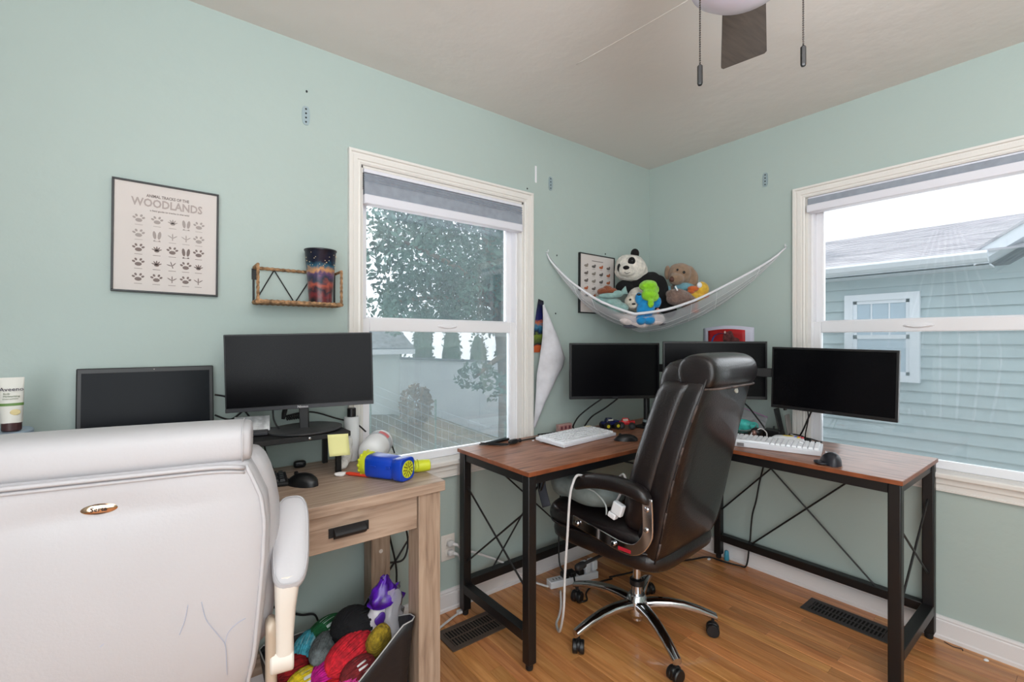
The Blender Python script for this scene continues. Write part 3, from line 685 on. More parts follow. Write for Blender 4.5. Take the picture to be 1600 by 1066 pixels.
# ------------------------------------------------------------------ things on the wooden desk
o = thing('charging_clip', 'small black earbud case lying at the back of the wooden desk', 'gadget', (-2.245, -.07, WT), -10)
obj('body', lambda b: puff(b, (0, 0, .013), (.022, .014, .013), .6), BLACK, o, smooth=True)
obj('grey_button', lambda b: [puff(b, (dx, -.0135, .014), (.005, .002, .005), nu=10, nv=6) for dx in (-.008, .008)], DARKGREY, o, smooth=True)
o = thing('paper_roll', 'upright white tube with a black cap between the riser and the window', 'tube', (-2.056, -.085, WT))
obj('white_tube', lambda b: lathe(b, [(.026, 0), (.0285, .003), (.0285, .170), (.027, .174)], 28), mat('white_tube_paper', (226, 226, 226), .6), o, smooth='auto')
obj('black_cap', lambda b: lathe(b, [(.0165, .174), (.0165, .206), (.015, .208)], 22), BLACK, o, smooth='auto')
YARNW = mat('white_wool', (236, 234, 232), .9, vary=.05, vscale=20, bump=.3, bscale=90)
def windings(b, c, s, turns, r, m=None, n=26, seed=0):
    c = Vector(c); rr = random.Random(seed); pts = []
    N = turns * n
    for i in range(N):
        t = 2 * math.pi * i / n; a = math.pi * (i / N) * 3 + .3 * math.sin(i / N * 9)
        v = Vector((math.cos(t), math.sin(t) * math.cos(a), math.sin(t) * math.sin(a) * .9 + .25 * math.sin(a * 1.7)))
        v.normalize(); v = Vector((v.x * s[0], v.y * s[1], v.z * s[2])) * 1.035
        if m: v = m @ v
        pts.append(c + v)
    tube(b, pts, r, 4)
def yarn(name, label, c, s, rgb, rot=(0, 0, 0), group='balls of yarn in the black tote', band=None, seed=0, thread=.0034, turns=26):
    t_ = thing(name, label, 'yarn', c, 0, group, rot=tuple(R(a) for a in rot))
    m_ = mat(name + '_wool', [c * .9 for c in rgb], .95, vary=.22, vscale=60, bump=.35, bscale=180)
    obj('core', lambda b: puff(b, (0, 0, 0), s, .9, nu=22, nv=14, wob=.10, wfreq=14), m_, t_, smooth=True)
    obj('strands', lambda b: windings(b, (0, 0, 0), s, turns, thread, seed=seed), m_, t_, smooth=True)
    if band:
        def bd(b):
            rings = []
            for xx in (-.3, -.1, .1, .3):
                q = math.sqrt(1 - xx * xx) * 1.05
                rings.append([(xx * s[0], math.cos(2 * math.pi * k / 24) * s[1] * q, math.sin(2 * math.pi * k / 24) * s[2] * q) for k in range(24)])
            loft(b, rings, cap=False)
        obj('paper_band', bd, mat('yarn_band_paper', band, .7, vary=.08, vscale=30), t_, smooth=True, solid=.0008)
    return t_
o = thing('wrapped_roll', 'big white roll with a grey band and red print behind the blue bubble toy', 'roll', (-2.01, -.19, WT))
AX = Vector((.60, .80, .06)).normalized(); AX_ = AX.to_track_quat('Z', 'Y').to_matrix().to_4x4(); RM = T(0, 0, .054) @ AX_
obj('roll', lambda b: lathe(b, [(.012, -.052), (.036, -.046), (.047, -.03), (.050, 0), (.051, .06), (.052, .10), (.046, .125), (.03, .138), (.01, .142)], 34, m=RM), mat('white_roll', (228, 228, 228), .6), o, smooth=True)
obj('grey_band', lambda b: lathe(b, [(.0515, .052), (.0525, .054), (.0528, .088), (.0522, .09)], 34, m=RM), mat('grey_band', (176, 180, 184), .5), o, smooth='auto')
def rb(b):
    up_ = RM.inverted().to_3x3() @ Vector((.45, -.35, .9)); a_ = math.atan2(up_.y, up_.x)
    for k in range(6):
        V = [[b.verts.new(RM @ Vector((.0532 * math.cos(a), .0532 * math.sin(a), z_))) for z_ in (.056, .084)] for a in (a_ + R(-24 + k * 8), a_ + R(-16 + k * 8))]
        b.faces.new((V[0][0], V[0][1], V[1][1], V[1][0]))
obj('red_print', rb, mat('red_print', (214, 110, 112), .6), o, solid=.0004)
single('white_plush_tail', 'fluffy white plush scrap in front of the white tube', 'plush', lambda b: [puff(b, (-2.105, -.165, WT + .05), (.024, .022, .05), wob=.3, wfreq=50), puff(b, (-2.13, -.195, WT + .018), (.026, .02, .018), wob=.3, wfreq=50), puff(b, (-2.09, -.14, WT + .085), (.020, .018, .025), wob=.3, wfreq=50)], mat('white_fur', (240, 236, 230), .95, bump=.8, bscale=300), loc=(-2.11, -.17, WT), remesh=.005)
cord('black_lead', 'black lead looping at the window side behind the white tube', [(-2.30, -.04, .99), (-2.20, -.035, 1.0), (-2.10, -.04, .965), (-2.03, -.05, .94), (-1.985, -.05, .90)], .0035, BLACKCORD)
cord('black_lead', 'black lead curling out behind the white roll at the window', [(-1.90, -.07, .86), (-1.885, -.08, .835), (-1.882, -.10, .806)], .0035, BLACKCORD)
BLUE = mat('royal_blue_plastic', (14, 62, 176), .3); LIME = mat('lime_plastic', (202, 208, 44), .35)
ax = Vector((.09, -.17, 0)).normalized()
TS = Matrix.Scale(.88, 4)
toy = thing('bubble_blower', 'blue and lime toy bubble blower lying on its side on the wooden desk', 'toy', (-2.04, -.40, WT), math.degrees(math.atan2(ax.y, ax.x)))
obj('blue_body', lambda b: [loft(b, [[(xx, y_, z_ + .046) for y_, z_ in [(spow(math.cos(2 * math.pi * k / 28), .45) * hh, spow(math.sin(2 * math.pi * k / 28), .45) * hh) for k in range(28)]] for xx, hh in ((-.075, .043), (-.072, .0445), (.04, .0415), (.045, .0385), (.055, .0385), (.06, .043), (.093, .044), (.098, .042))])], BLUE, toy, smooth='auto', edge=50)
def grille(b):
    disc(b, (.098, 0, .046), .033, (1, 0, 0), .003, 30)
obj('lime_grille', grille, LIME, toy, smooth='auto')
obj('grille_slots', lambda b: [box(b, .101, .1016, -.0022, .0022, rr_ - .0055, rr_ + .0055, T(0, 0, .046) @ Matrix.Rotation(R(a), 4, 'X')) for rr_, n_ in ((.012, 7), (.024, 12)) for a in [360 / n_ * q for q in range(n_)]], mat('slot_olive', (110, 96, 24), .6), toy)
obj('lime_mouth', lambda b: [lathe(b, [(.044, -.078), (.047, -.080), (.049, -.10), (.046, -.108), (.040, -.108)], 30, m=T(0, 0, .049) @ Matrix.Rotation(R(90), 4, 'Y'))] + [puff(b, (-.104, .045 * math.cos(a), .049 + .045 * math.sin(a)), (.008, .007, .007), nu=8, nv=6) for a in [2 * math.pi * q / 14 for q in range(14)]], LIME, toy, smooth='auto')
obj('side_clip', lambda b: [box(b, -.045, -.02, -.047, -.043, .05, .056), box(b, .03, .05, -.047, -.041, .05, .06)], BLUE, toy, bevel=.002)
for c_ in toy.children: c_.data.transform(TS)
o = thing('bubble_wand', 'lime ribbed bubble solution bottle behind the blue toy at the desk corner', 'toy', (-1.928, -.40, WT), -14)
obj('bottle', lambda b: lathe(b, [(.015, -.05), (.021, -.045), (.022, .02), (.020, .045), (.014, .048)], 22, m=T(0, 0, .0225) @ Matrix.Rotation(R(90), 4, 'Y')), LIME, o, smooth='auto')
obj('grip_ribs', lambda b: [lathe(b, [(.0205, z_), (.0235, z_ + .002), (.0205, z_ + .004)], 22, m=T(0, 0, .0235) @ Matrix.Rotation(R(90), 4, 'Y')) for z_ in (-.03, -.02, -.01, 0)], LIME, o, smooth='auto')
o = thing('marker_pen', 'red orange pen lying in front of the blue toy', 'pen', (-2.115, -.315, WT + .0065), math.degrees(math.atan2(-.089, .06)))
obj('barrel', lambda b: tube(b, [(-.05, 0, 0), (-.03, 0, 0), (.045, 0, 0), (.055, 0, 0)], [.003, .0065, .0065, .004], 12), mat('red_orange_plastic', (224, 70, 44), .35), o, smooth='auto')
obj('tip', lambda b: tube(b, [(-.066, 0, 0), (-.05, 0, 0)], [.001, .0032], 10), mat('grey_tip', (120, 112, 110), .4), o, smooth='auto')
single('tissue_scrap', 'crumpled white scrap lying beside the red pen', 'scrap', lambda b: puff(b, (-2.16, -.275, WT + .006), (.022, .013, .006), wob=.6, wfreq=60), mat('white_scrap', (232, 228, 226), .8), loc=(-2.16, -.275, WT), smooth=True)
# on the riser
o = thing('card_reader', 'silver-grey flat device leaning at the back of the riser beside the monitor stand', 'gadget', (-2.41, -.12, .957), -12)
obj('body', lambda b: box(b, -.055, .055, -.005, .005, 0, .058, Matrix.Rotation(R(-18), 4, 'X')), mat('dusty_silver', (150, 150, 150), .45, .5, vary=.2, vscale=40), o, bevel=.002)
obj('front_tray', lambda b: box(b, -.03, .05, -.07, -.012, 0, .012), DARKGREY, o, bevel=.003)
cord('black_lead', 'black lead hanging between the laptop and the wide monitor', [(-2.513, -.05, 1.09), (-2.47, -.05, 1.075), (-2.43, -.06, 1.035), (-2.40, -.08, .99), (-2.37, -.10, .962)], .0035, BLACKCORD)
cord('black_lead', 'second black lead curving under the left edge of the wide monitor', [(-2.513, -.05, 1.02), (-2.47, -.05, 1.0), (-2.44, -.045, 1.015), (-2.42, -.05, 1.04), (-2.41, -.06, 1.06)], .0035, BLACKCORD)
cord('black_lead', 'black lead dropping behind the monitor base through the riser', [(-2.345, -.12, 1.05), (-2.345, -.13, 1.0), (-2.33, -.15, .965), (-2.31, -.18, .959)], .003, BLACKCORD)
o = thing('coiled_adapter', 'black cable adapter with a coiled lead standing behind the monitor base', 'adapter', (-2.30, -.06, .957), 20)
obj('plug_body', lambda b: tube(b, [(0, 0, .028), (.004, 0, .05), (.02, 0, .10)], [.006, .009, .008], 10), BLACK, o, smooth='auto')
obj('coil', lambda b: tube(b, [(.01 + .09 * i / 70, .008 * math.cos(i * .9), .03 + .008 * math.sin(i * .9)) for i in range(71)], .0022, 5), BLACKCORD, o, smooth=True)
cord('black_lead', 'black lead running up the wall from the wooden desk top under the riser', [(-2.36, -.03, .935), (-2.355, -.03, .88), (-2.34, -.03, .83), (-2.33, -.04, WT + .004)], .003, BLACKCORD)

# blue tub with lotion at the left edge
TUB = mat('blue_tub_plastic', (44, 92, 164), .3)
o = thing('blue_tub', 'blue plastic tub with pale grey lid on the wooden desk at the left edge', 'tub', (-3.027, -.145, WT))
obj('body', lambda b: lathe(b, [(.075, 0), (.08, .004), (.086, .212), (.084, .217)], 40), TUB, o, smooth='auto')
obj('lid', lambda b: lathe(b, [(.086, .214), (.089, .216), (.089, .234), (.086, .238), (.082, .236)], 40), mat('pale_lid', (150, 168, 186), .35), o, smooth='auto')
LOT = mat('lotion_tube_white', (222, 220, 212), .45)
lo = thing('lotion_tube', 'white lotion tube with green stripe and dark brown cap on the blue tub', 'tube', (-2.978, -.155, WT + .2375), 8)
def tubebody(b):
    rings = []
    for i in range(9):
        t = i / 8; hy = .017 * (1 - t) ** .8 + .0015; hx = .021 + .003 * t
        rings.append([(hx * math.cos(2 * math.pi * k / 24), hy * math.sin(2 * math.pi * k / 24), .021 + .119 * t) for k in range(24)])
    loft(b, rings)
obj('body', tubebody, LOT, lo, smooth='auto', edge=50)
obj('cap', lambda b: lathe(b, [(.018, 0), (.0195, .002), (.0195, .021), (.018, .022)], 26), mat('brown_cap', (72, 46, 46), .4), lo, smooth='auto')
def stripe(b):
    rr_ = []
    for zz, t in ((.066, .38), (.073, .44)):
        hy = .017 * (1 - t) ** .8 + .0022; hx = .021 + .003 * t + .0005
        rr_.append([(hx * math.cos(R(a)), hy * math.sin(R(a)), zz) for a in range(190, 351, 10)])
    V = [[b.verts.new(p) for p in r_] for r_ in rr_]
    for k in range(len(V[0]) - 1): b.faces.new((V[0][k], V[0][k + 1], V[1][k + 1], V[1][k]))
obj('green_stripe', stripe, mat('green_stripe', (104, 140, 72), .5), lo, solid=.0004)
lt = T(0, -.0135, 0) @ UP
text('brand_lettering', 'Aveeno', .0145, mat('dark_purple_ink', (62, 52, 74), .6), lo, T(0, -.0093, .109) @ UP)
text('label_lettering', 'Body', .006, mat('green_ink', (96, 118, 84), .6), lo, T(-.009, -.0108, .098) @ UP)
text('label_lettering', 'Moisturizing', .0062, mat('green_ink2', (96, 118, 84), .6), lo, T(0, -.0114, .091) @ UP)
text('label_lettering', 'BODY LOTION', .0042, mat('green_ink3', (96, 118, 84), .6), lo, T(-.002, -.0122, .084) @ UP)
obj('oat_emblem', lambda b: puff(b, (.007, -.0155, .049), (.010, .001, .008), nu=18, nv=8), mat('oat_cream', (222, 204, 150), .6), lo, smooth=True)
o = thing('small_bottle', 'small white and pink bottle at the left picture edge on the blue tub', 'bottle', (-3.020, -.185, WT + .2375))
obj('body', lambda b: lathe(b, [(.012, 0), (.0135, .003), (.0135, .04), (.008, .046), (.008, .05)], 20), mat('pinkish_bottle', (214, 196, 206), .35), o, smooth='auto')
obj('cap', lambda b: puff(b, (0, 0, .06), (.011, .011, .012)), mat('white_cap', (228, 226, 226), .4), o, smooth=True)
# ------------------------------------------------------------------ things on the left wall
PRINTP = mat('print_paper', (216, 208, 204), .75)
def framed(name, label, c, w_, h_, rot):
    p = thing(name, label, 'picture', c, 0, rot=rot)
    def fr(b):
        e = .006
        box(b, -w_ / 2, w_ / 2, -.016, 0, h_ / 2 - e, h_ / 2); box(b, -w_ / 2, w_ / 2, -.016, 0, -h_ / 2, -h_ / 2 + e)
        box(b, -w_ / 2, -w_ / 2 + e, -.016, 0, -h_ / 2 + e, h_ / 2 - e); box(b, w_ / 2 - e, w_ / 2, -.016, 0, -h_ / 2 + e, h_ / 2 - e)
    obj('frame', fr, BLACK, p, bevel=.0008)
    obj('print_sheet', lambda b: box(b, -w_ / 2 + .004, w_ / 2 - .004, -.011, -.002, -h_ / 2 + .004, h_ / 2 - .004), PRINTP, p)
    return p
p1 = framed('framed_print', 'framed print of animal tracks titled WOODLANDS on the left wall', (-2.642, -.001, 1.610), .286, .359, (0, R(.6), 0))
text('title_lettering', 'WOODLANDS', .036, mat('pale_title_ink', (176, 164, 160), .8), p1, T(0, -.0115, .113) @ UP, xscale=.80, bold=.0009)
text('small_lettering', 'ANIMAL TRACKS OF THE', .0135, INK, p1, T(0, -.0115, .137) @ UP, xscale=.75, bold=.0002)
text('small_lettering', 'a field guide to tracks in the wild', .008, INK, p1, T(.005, -.0115, .090) @ UP)
def tracks(b, light):
    rr = random.Random(11)
    for r_ in range(5):
        for c_ in range(5):
            cx = -.143 + .286 * (.235, .40, .545, .675, .80)[c_]; cz = .1795 - .359 * (.335, .47, .60, .73, .865)[r_]
            if (r_ < 2) != light: continue
            def el(dx, dz, rx, rz_, a=0):
                n = 10; M_ = Matrix.Rotation(a, 2)
                V = []
                for k in range(n):
                    v = M_ @ Vector((1.35 * rx * math.cos(2 * math.pi * k / n), 1.35 * rz_ * math.sin(2 * math.pi * k / n)))
                    V.append(b.verts.new((cx + 1.3 * dx + v.x, -.0116, cz + 1.3 * dz + v.y)))
                b.faces.new(V)
            def ln(dx, dz, a, L, t=.0011): el(dx + math.cos(a) * L / 2, dz + math.sin(a) * L / 2, L / 2, t, a)
            ty = (r_ * 5 + c_ * 3 + (c_ == 3)) % 7
            if (r_, c_) in ((0, 3), (1, 1), (2, 3)):
                el(-.005, 0, .0035, .010, .12); el(.005, 0, .0035, .010, -.12); el(-.005, -.014, .002, .0016); el(.005, -.014, .002, .0016)
            elif (r_, c_) in ((1, 2), (1, 3), (4, 2), (3, 2), (4, 4)):
                a0 = R(-90) if c_ != 4 else R(70)
                for a in (90, 35, 145, 270): ln(0, -.003, R(a) + (.3 if c_ == 2 and r_ == 3 else 0), .012 if a != 270 else .006)
            elif (r_, c_) in ((0, 2), (3, 1), (3, 4), (2, 1)):
                for a in (20, 55, 90, 125, 160): ln(0, -.003, R(a), .011, .0014)
                el(0, -.004, .005, .003)
            else:
                el(0, -.004, .0068, .0046)
                for a, q in ((150, .0105), (115, .0115), (65, .0115), (30, .0105)): el(math.cos(R(a)) * q, -.003 + math.sin(R(a)) * q, .0024, .0034, R(a) - R(90))
            box(b, cx - .010, cx + .010, -.0116, -.0113, cz - .0205, cz - .0192)
obj('pale_tracks', lambda b: tracks(b, True), mat('pale_track_ink', (168, 158, 154), .8), p1)['kind'] = 'stuff'
obj('dark_tracks', lambda b: tracks(b, False), mat('dark_track_ink', (128, 114, 110), .8), p1)['kind'] = 'stuff'
p2 = framed('framed_print', 'framed print with small animal pictures behind the hammock of plush toys', (-.535, -.001, 1.618), .312, .357, (0, R(.4), 0))
cols = [(140, 130, 120), (92, 88, 86), (176, 96, 60), (110, 100, 96)]
for ci, col in enumerate(cols):
    def an(b):
        for r_ in range(6):
            for c_ in range(4):
                if (r_ * 3 + c_ + (r_ > 1)) % 4 != ci: continue
                cx = -.10 + .066 * c_; cz = .105 - .045 * r_
                puff(b, (cx, -.0113, cz), (.017, .0006, .008), nu=10, nv=6); puff(b, (cx + .012, -.0113, cz + .008), (.007, .0006, .007), nu=8, nv=6)
                box(b, cx - .012, cx + .012, -.0116, -.0112, cz - .016, cz - .0145)
    obj('animal_pictures', an, mat('animal_ink', col, .8), p2)['kind'] = 'stuff'
obj('title_bar', lambda b: box(b, -.05, .05, -.0116, -.0112, .137, .141), INK, p2)

WICK = mat('wicker', (150, 116, 84), .85, vary=.35, vscale=60, bump=.6, bscale=120)
ws = thing('wall_shelf', 'small wicker-wrapped wire wall shelf between the tracks print and the window', 'shelf', (-2.24, 0, 1.415))
def wrap(b, a, c, r=.006):
    a, c = Vector(a), Vector(c); n = max(4, int((c - a).length / .009)); pts = []; rad = []
    for i in range(n + 1):
        pts.append(a.lerp(c, i / n)); rad.append(r * (1.15 if i % 2 else .85))
    tube(b, pts, rad, 7)
xl, xr = -2.388, -2.098; yb, yf = -.008, -.093
obj('wicker_back_rail', lambda b: wrap(b, (xl, yb, 1.543), (xr, yb, 1.543)), WICK, ws, world=True)
for xx in (xl, xr):
    obj('wicker_arm', lambda b: wrap(b, (xx, yb, 1.543), (xx, yf, 1.545), .005), WICK, ws, world=True)
    obj('wicker_post', lambda b: wrap(b, (xx, yf, 1.545), (xx, yf, 1.418), .0052), WICK, ws, world=True)
    obj('back_post', lambda b: box(b, xx - .003, xx + .003, -.007, -.001, 1.415, 1.545), BLACKMETAL, ws, world=True)
obj('bracket_plate', lambda b: box(b, xl - .006, xl + .014, -.004, -.001, 1.50, 1.54), BLACKMETAL, ws, world=True)
def shelf_base(b):
    for yy in (yb, yf): wrap(b, (xl, yy, 1.415), (xr, yy, 1.415), .0075)
    for xx in (xl, xr): wrap(b, (xx, yb, 1.415), (xx, yf, 1.415), .0075)
    for i in range(9): wrap(b, (xl, yb - .0095 * i, 1.414), (xr, yb - .0095 * i, 1.414), .0055)
obj('woven_base', shelf_base, WICK, ws, world=True)
zz = [(xl + .005, 1.42), (xl + .068, 1.54), (xl + .14, 1.42), (xl + .21, 1.54), (xr - .005, 1.42)]
for a, c_ in zip(zz, zz[1:]): obj('zigzag_wire', lambda b: cyl(b, (a[0], -.006, a[1]), (c_[0], -.006, c_[1]), .0022, seg=6), BLACKMETAL, ws, world=True)
def artmat(name, ramp, zr, scale=26, amount=.28):
    m, n, l, b = mk(name); b.inputs['Roughness'].default_value = .3
    tc = n.new('ShaderNodeTexCoord'); sp = n.new('ShaderNodeSeparateXYZ'); l.new(tc.outputs['Object'], sp.inputs[0])
    mr = n.new('ShaderNodeMapRange'); mr.inputs[1].default_value = zr[0]; mr.inputs[2].default_value = zr[1]; l.new(sp.outputs[2], mr.inputs[0])
    t = n.new('ShaderNodeTexNoise'); t.inputs['Scale'].default_value = scale; t.inputs['Detail'].default_value = 2; t.inputs['Distortion'].default_value = 1.2; l.new(tc.outputs['Object'], t.inputs[0])
    sb_ = n.new('ShaderNodeMath'); sb_.operation = 'SUBTRACT'; sb_.inputs[1].default_value = .5; l.new(t.outputs[0], sb_.inputs[0])
    mu = n.new('ShaderNodeMath'); mu.operation = 'MULTIPLY'; mu.inputs[1].default_value = amount * 4; l.new(sb_.outputs[0], mu.inputs[0])
    ad = n.new('ShaderNodeMath'); l.new(mr.outputs[0], ad.inputs[0]); l.new(mu.outputs[0], ad.inputs[1])
    r = n.new('ShaderNodeValToRGB'); e = r.color_ramp.elements
    while len(e) < len(ramp): e.new(.5)
    for i, (p, c) in enumerate(ramp): e[i].position = p; e[i].color = lin(c)
    l.new(ad.outputs[0], r.inputs[0]); l.new(r.outputs[0], b.inputs['Base Color']); return m
cup = thing('printed_cup', 'tall dark printed plastic cup standing on the wicker wall shelf', 'cup', (-2.166, -.056, 1.4205))
obj('body', lambda b: lathe(b, [(.030, 0), (.042, .001), (.0425, .02), (.057, .198), (.0595, .2), (.0595, .204), (.055, .203), (.041, .01), (.02, .008)], 40), artmat('cup_print', [(0, (20, 20, 28)), (.12, (120, 40, 44)), (.22, (34, 30, 44)), (.34, (176, 84, 66)), (.44, (40, 54, 70)), (.54, (96, 70, 110)), (.62, (206, 150, 98)), (.70, (40, 96, 120)), (.80, (18, 24, 46)), (.92, (30, 34, 52)), (1, (20, 22, 34))], (0, .2), 24, .08), cup, smooth='auto', edge=50)
def stars(b):
    rr = random.Random(4)
    for i in range(26):
        a = R(rr.uniform(180, 360)); z_ = rr.uniform(.135, .192); q = .0428 + (z_ - .02) / .178 * .0145
        puff(b, (q * math.cos(a), q * math.sin(a), z_), (.0017, .0017, .0017), nu=6, nv=4)
obj('star_print', stars, mat('star_print', (214, 190, 150), .5), cup)
obj('rim', lambda b: tube(b, [(.058 * math.cos(2 * math.pi * k / 36), .058 * math.sin(2 * math.pi * k / 36), .203) for k in range(36)], .002, 6, closed=True), DARKGREY, cup, smooth=True)

def bracket(label, loc, rz, h_):
    o = thing('wall_bracket', label, 'bracket', loc, rz)
    obj('plate', lambda b: prism(b, [(spow(math.cos(2 * math.pi * k / 24), .6) * .0145, spow(math.sin(2 * math.pi * k / 24), .75) * h_ / 2) for k in range(24)], -.003, 0), STEEL, o, smooth='auto')
    for i in range(4):
        z_ = h_ * (-.34 + .227 * i)
        obj('screw_hole', lambda b: disc(b, (0, -.003, z_), .0036, (0, -1, 0), .0006, 10), BLACKM, o)
bracket('small zinc hanging bracket high on the left wall above the wicker shelf', (-2.206, -.0002, 2.157), 0, .074)
bracket('zinc bracket high on the left wall between the window and the corner', (-.911, -.0002, 2.158), 0, .078)
bracket('zinc bracket high on the right wall between the corner and the right-hand window', (-.0002, -.759, 2.165), -90, .078)
o = thing('adhesive_strip', 'narrow white adhesive strip on the wall just right of the window casing', 'strip', (-1.02, -.0002, 2.187))
obj('strip', lambda b: box(b, -.006, .006, -.003, 0, -.045, .045), VINYL, o, bevel=.001); obj('tab', lambda b: puff(b, (0, -.003, -.043), (.005, .002, .006)), VINYL, o, smooth=True)
for lab, (nx, nz) in (('nail hole above the left zinc bracket', (-2.203, 2.253)), ('nail on the wall above the framed animal print', (-.45, 1.815)), ('nail hole on the wall left of the hammock below its anchor', (-.872, 1.43)), ('nail hole just above the top casing of the left-hand window', (-1.08, 2.096)), ('nail on the wall beside the left hammock hook', (-.862, 1.76))):
    single('nail', 'dark ' + lab, 'nail', lambda b: puff(b, (nx, -.001, nz), (.004, .003, .005), nu=10, nv=6), BLACKM, loc=(nx, -.001, nz), smooth=True)

# curled poster right of the window
def post(b):
    L = [(-1.005, 1.505), (-1.026, 1.40), (-1.046, 1.25), (-1.05, 1.212)]; Rr = [(-.972, 1.495), (-.965, 1.42), (-.98, 1.25), (-1.0, 1.212)]
    V = [(b.verts.new((l_[0], -.006, l_[1])), b.verts.new((r_[0], -.010, r_[1]))) for l_, r_ in zip(L, Rr)]
    for a, c_ in zip(V, V[1:]): b.faces.new((a[0], a[1], c_[1], c_[0]))
po = thing('curled_poster', 'dark printed poster curling off the wall right of the window with its pale back showing', 'poster', (-1.0, -.005, 1.2))
obj('printed_strip', post, artmat('poster_print', [(0, (190, 90, 50)), (.08, (200, 100, 56)), (.12, (24, 26, 50)), (.3, (120, 140, 50)), (.36, (22, 26, 60)), (.48, (60, 120, 150)), (.55, (180, 96, 52)), (.62, (26, 30, 90)), (.8, (20, 24, 70)), (1, (26, 24, 34))], (.02, .30), 30, .05), po, world=True, solid=.001)
def flap(b):
    L = [(-.990, 1.470), (-.994, 1.40), (-1.006, 1.30), (-1.022, 1.20), (-1.045, 1.10), (-1.052, 1.0), (-1.054, .90), (-1.054, .815)]
    Rr = [(-.980, 1.475), (-.935, 1.385), (-.885, 1.28), (-.836, 1.18), (-.850, 1.13), (-.925, 1.04), (-.985, .94), (-1.046, .80)]
    rows = []
    for i, (l_, r_) in enumerate(zip(L, Rr)):
        rows.append([b.verts.new((l_[0] + (r_[0] - l_[0]) * t, -.022 - .06 * math.sin(math.pi * min(1, t * .8 + .1)) * min(1, (r_[0] - l_[0]) / .12), l_[1] + (r_[1] - l_[1]) * t)) for t in [k / 8 for k in range(9)]])
    for a, c_ in zip(rows, rows[1:]):
        for k in range(8): b.faces.new((a[k], a[k + 1], c_[k + 1], c_[k]))
obj('pale_back', flap, mat('poster_back', (208, 208, 214), .8, vary=.06, vscale=14, bump=.2, bscale=30), po, world=True, solid=.001, smooth=True)
# red picture on the right wall
rp = thing('red_print_sheet', 'unframed red picture with white border taped to the right wall behind the middle monitor', 'poster', (-.01, -.55, 1.2))
def shp(y0, y1, z0, zt, off):
    g = lambda u: math.sin(math.pi * (y0 + (y1 - y0) * u + .395) / -.305)
    return lambda b: sheet(b, lambda u, v: (-.004 - off - .022 * g(u) * min(1, v * (zt - z0) / .238), y0 + (y1 - y0) * u, z0 + (zt + .014 * g(u) - z0) * v), 12, 8)
obj('sheet', shp(-.395, -.70, 1.10, 1.350, 0), mat('lilac_white_paper', (206, 206, 222), .6), rp, world=True, solid=.0006, smooth=True)
obj('red_field', shp(-.432, -.655, 1.10, 1.330, .003), mat('print_red', (180, 22, 28), .5, vary=.15, vscale=12), rp, world=True, solid=.0006, smooth=True)
def pz(y, z, off=.006): u = (y + .395) / -.305; return (-.004 - off - .022 * math.sin(math.pi * u) * min(1, (z - 1.1) / .24), y, z)
obj('blue_stroke', lambda b: tube(b, smoothpath([pz(-.46, 1.265), pz(-.475, 1.30), pz(-.51, 1.318), pz(-.545, 1.318)], 4), .009, 6, flat=.12), mat('print_blue', (52, 96, 170), .5), rp, world=True)
obj('brown_shape', lambda b: [puff(b, pz(-.565, 1.295, .005), (.0015, .036, .034), wob=.3, wfreq=30), puff(b, pz(-.60, 1.275, .005), (.0015, .03, .02), wob=.3, wfreq=30)], mat('print_brown', (84, 44, 44), .6, vary=.5, vscale=50), rp, world=True)
obj('pale_shape', lambda b: [puff(b, pz(-.555, 1.25, .007), (.0015, .018, .02)), puff(b, pz(-.545, 1.325, .006), (.0015, .006, .008))], mat('print_skin', (214, 180, 170), .6), rp, world=True)

# ------------------------------------------------------------------ toy hammock in the corner
RIM = [(-.942, -.004, 1.763), (-.919, -.019, 1.713), (-.862, -.072, 1.63), (-.807, -.122, 1.569), (-.717, -.205, 1.49), (-.602, -.311, 1.429), (-.564, -.346, 1.425), (-.463, -.439, 1.445), (-.388, -.508, 1.476), (-.313, -.577, 1.517), (-.165, -.713, 1.622), (-.056, -.814, 1.71), (-.004, -.867, 1.774)]
NET = veil('white_net', (228, 230, 236), .34)
NETW = mat('white_net_cord', (224, 224, 230), .7)
ham = thing('toy_hammock', 'white net corner hammock for plush toys strung between the two walls', 'hammock', (-.45, -.4, 1.35))
rim = smoothpath(RIM, 3); NR = len(rim) - 1
def rimat(s):
    q = s * NR; i = min(NR - 1, int(q)); return rim[i].lerp(rim[i + 1], q - i)
back = smoothpath([(-.942, -.004, 1.763), (-.70, -.02, 1.56), (-.42, -.025, 1.45), (-.12, -.06, 1.47), (-.03, -.03, 1.5), (-.06, -.12, 1.47), (-.025, -.40, 1.47), (-.02, -.65, 1.58), (-.004, -.867, 1.774)], 5); NB = len(back) - 1
def backat(s):
    q = s * NB; i = min(NB - 1, int(q)); return back[i].lerp(back[i + 1], q - i)
def netfn(u, v):
    e = max(0, math.sin(math.pi * u)) ; p = rimat(u).lerp(backat(u), v)
    dropf = .115 * e ** 1.6 * (math.sin(math.pi * min(1, v * 1.15 + .02)) ** .6 if v * 1.15 + .02 < 1 else 0)
    p = p.copy(); p.z -= dropf + .012 * e * (1 if 0 < v < 1 else 0); return p
obj('net', lambda b: sheet(b, netfn, 40, 14), NET, ham, world=True, smooth=True)
obj('rim_cord', lambda b: tube(b, rim, [.004 + .004 * math.sin(math.pi * i / NR) for i in range(NR + 1)], 8), NETW, ham, world=True, smooth=True)
obj('net_threads', lambda b: [tube(b, [netfn(u_, k / 14) for k in range(15)], .0009, 4) for u_ in (.12, .22, .3, .7, .78, .88)] + [tube(b, [netfn(k / 60, v_) for k in range(1, 60)], .0007, 4) for v_ in (.1, .22, .36)], NETW, ham, world=True)
obj('hook', lambda b: tube(b, smoothpath([(-.945, -.001, 1.77), (-.945, -.016, 1.768), (-.945, -.02, 1.78)], 4), .003, 6), WHITEP, ham, world=True)
